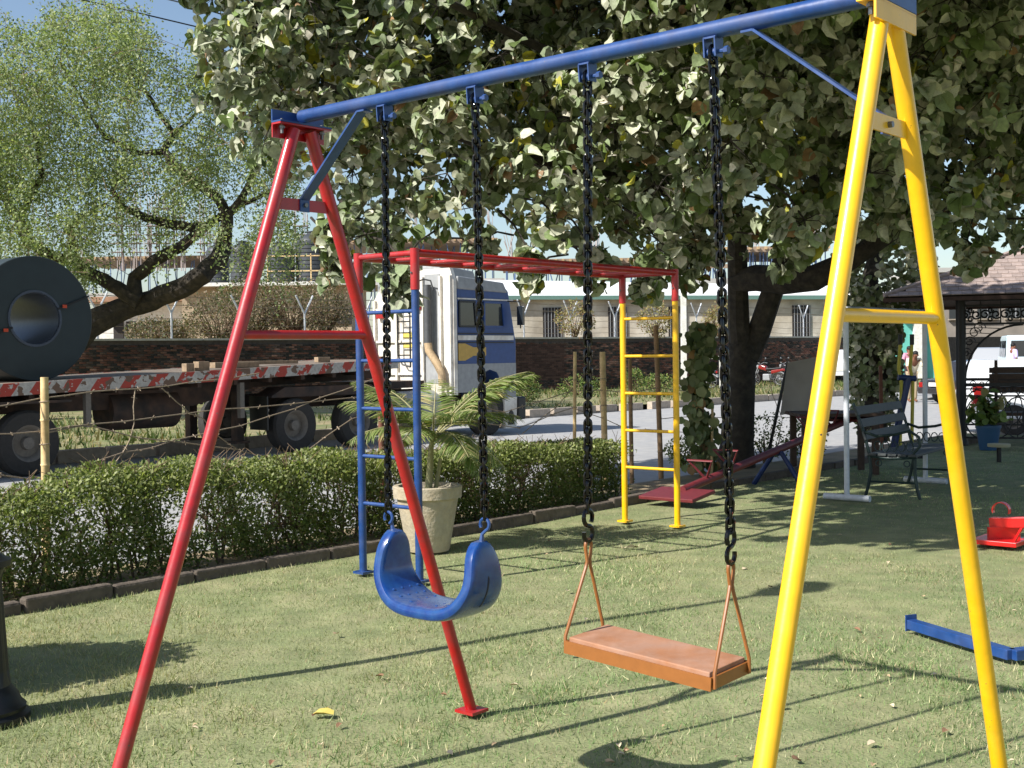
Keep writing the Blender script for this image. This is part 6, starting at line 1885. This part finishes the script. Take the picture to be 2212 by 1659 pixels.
# ---- people
def person(label, loc, ang, shirt, trousers, pose):
    t = thing('person', (0, 0, 0), label, 'person')
    J = dict(pel=(0, 0, .92), wa=(0, 0, 1.08), ch=(0, 0, 1.3), nk=(0, 0, 1.46), hd=(0, .02, 1.57), tp=(0, .02, 1.68),
             ls=(-.18, 0, 1.40), le=(-.25, -.02, 1.12), lw=(-.26, .06, .87), lh=(-.26, .09, .78),
             rs=(.18, 0, 1.40), re=(.25, -.02, 1.12), rw=(.26, .06, .87), rh=(.26, .09, .78),
             lhip=(-.1, 0, .9), lk=(-.11, .02, .48), la=(-.11, -.02, .08), lt=(-.11, .14, .04),
             rhip=(.1, 0, .9), rk=(.11, .02, .48), ra=(.11, -.02, .08), rt=(.11, .14, .04))
    J.update(pose)
    def skin(name, edges, rad, m, par):
        ks = []
        for a, b in edges:
            for k in (a, b):
                if k not in ks: ks.append(k)
        me = bpy.data.meshes.new(name)
        me.from_pydata([J[k] for k in ks], [(ks.index(a), ks.index(b)) for a, b in edges], [])
        me.materials.append(m)
        o = bpy.data.objects.new(name, me); COL.objects.link(o); o.parent = par
        o.modifiers.new('skin', 'SKIN')
        for i, k in enumerate(ks):
            me.skin_vertices[0].data[i].radius = rad[k] if isinstance(rad[k], tuple) else (rad[k], rad[k])
        me.skin_vertices[0].data[0].use_root = True
        s2 = o.modifiers.new('sub', 'SUBSURF'); s2.levels = 2; s2.render_levels = 2
        WL[o.name] = V((0, 0, 0))
        return o
    full = [('pel', 'wa'), ('wa', 'ch'), ('ch', 'nk'), ('nk', 'hd'), ('hd', 'tp'), ('ch', 'ls'), ('ls', 'le'), ('le', 'lw'), ('lw', 'lh'), ('ch', 'rs'), ('rs', 're'), ('re', 'rw'), ('rw', 'rh'), ('pel', 'lhip'), ('lhip', 'lk'), ('lk', 'la'), ('la', 'lt'), ('pel', 'rhip'), ('rhip', 'rk'), ('rk', 'ra'), ('ra', 'rt')]
    rad = dict(pel=(.14, .1), wa=(.13, .09), ch=(.15, .1), nk=.055, hd=(.085, .1), tp=(.06, .07), ls=.06, le=.042, lw=.03, lh=.04, rs=.06, re=.042, rw=.03, rh=.04, lhip=.085, lk=.058, la=.042, lt=.04, rhip=.085, rk=.058, ra=.042, rt=.04)
    body = skin('body', full, rad, SKIN, t)
    sh_ = [('pel', 'wa'), ('wa', 'ch'), ('ch', 'ls'), ('ls', 'le'), ('ch', 'rs'), ('rs', 're')]
    skin('shirt', sh_, dict(pel=(.165, .125), wa=(.155, .115), ch=(.175, .125), ls=.082, le=.064, rs=.082, re=.064), shirt, t)
    tr_ = [('pel', 'lhip'), ('lhip', 'lk'), ('lk', 'la'), ('pel', 'rhip'), ('rhip', 'rk'), ('rk', 'ra')]
    skin('trousers', tr_, dict(pel=(.15, .115), lhip=.1, lk=.076, la=.068, rhip=.1, rk=.076, ra=.068), trousers, t)
    h = V(J['tp']); hd = V(J['hd'])
    mb = MB().ball(hd + (h - hd) * .55 + V((0, -.02, .0)), (.088, .1, .085), 12, 8)
    mb.build('hair', HAIR, body)
    fc = MB().ball(hd + V((0, .105, -.01)), (.014, .022, .022), 8, 6)
    fc.ball(hd + V((-.088, .0, -.005)), (.012, .022, .032), 8, 6).ball(hd + V((.088, .0, -.005)), (.012, .022, .032), 8, 6)
    fc.build('features', SKIN, body)
    t.location = loc; t.rotation_euler = (0, 0, ang)
    return t
SH1 = mat('cream_shirt', lin(226, 214, 184), .8); SH2 = mat('pink_shirt', lin(198, 138, 158), .8); SH3 = mat('lavender_shirt', lin(196, 180, 220), .8)
TR1 = mat('beige_trousers', lin(170, 152, 124), .85); TR2 = mat('dark_trousers', lin(40, 40, 48), .85)
p = W(1992, 800, 38.6)
person('man in a cream shirt leaning forward with both hands on a dark car', (p.x, 39.6, ROADZ), R(185), SH1, TR1,
       dict(wa=(0, .06, 1.07), ch=(0, .16, 1.28), nk=(0, .24, 1.43), hd=(0, .3, 1.53), tp=(0, .32, 1.64), ls=(-.2, .18, 1.38), le=(-.27, .3, 1.14), lw=(-.26, .44, .94), lh=(-.25, .52, .9), rs=(.2, .18, 1.38), re=(.27, .3, 1.14), rw=(.26, .44, .94), rh=(.25, .52, .9)))
p = W(1964, 800, 45)
person('man in a pink shirt seen from behind before the teal wall', (p.x, 45, -.12), R(10), SH2, TR2, {})
p = W(2184, 800, 46.5)
person('man in a lavender shirt with a hand to his head beside the van', (p.x, 46.3, -.05), R(-80), SH3, TR2,
       dict(ls=(-.18, 0, 1.42), le=(-.42, .1, 1.44), lw=(-.24, .12, 1.56), lh=(-.14, .1, 1.6)))

# ================================================================== SMALL THINGS ON THE LAWN
LEAFD = [mat('dry_leaf_' + n_, lin(*c), .85, var=.2, scale=30) for n_, c in (('tan', (178, 154, 120)), ('brown', (132, 100, 74)), ('pale', (196, 180, 150)))]
dl = []
for m in LEAFD:
    mb = MB(); mb.add([(x, y - .5, z * 1.6 + .18 * abs(x) + .12 * (y - .5) ** 2) for x, y, z in LEAF_V], LEAF_F); dl.append(mb.mesh('fallen_leaf', m, False))
cntl = 0
while cntl < 60:
    u = random.uniform(200, 2200); v = random.uniform(1150, 1655)
    p = G(u, v)
    if (p - BORDER0).dot(-ND) > -.25: continue
    if u < 900 and random.random() < .55: continue
    o = bpy.data.objects.new('fallen_leaf', random.choice(dl)); COL.objects.link(o)
    sc = random.uniform(.014, .034)
    o.location = (p.x, p.y, .006); o.scale = (sc, sc * 1.3, sc); o.rotation_euler = (random.uniform(-.2, .2), random.uniform(-.2, .2), random.uniform(0, 6.28))
    tag(o, 'small dry curled leaf lying on the lawn', 'leaf', 'dry leaves scattered over the lawn'); cntl += 1
p = G(697, 1546)
mb = MB(); mb.add([(x * .75, y - .5, z * 1.2 + .12 * abs(x)) for x, y, z in LEAF_V], LEAF_F)
o = mb.build('fallen_leaf', mat('yellow_leaf', lin(176, 160, 74), .7, var=.2, scale=20), None, False)
o.location = (p.x, p.y, .012); o.scale = (.07, .095, .08); o.rotation_euler = (.1, -.1, R(80))
tag(o, 'largest fallen leaf, yellowish, on the grass left of the rear red foot', 'leaf')
p = G(1345, 1187)
for k in range(3):
    o = bpy.data.objects.new('fallen_leaf', dl[2]); COL.objects.link(o)
    o.location = (p.x + .06 * k, p.y + .02 * k, .015); o.scale = (.05, .06, .07); o.rotation_euler = (.3 * k, .4, 1.7 * k)
    tag(o, 'pale leaf of the small pile on the lawn behind the orange board', 'leaf', 'leaf pile behind the orange board')
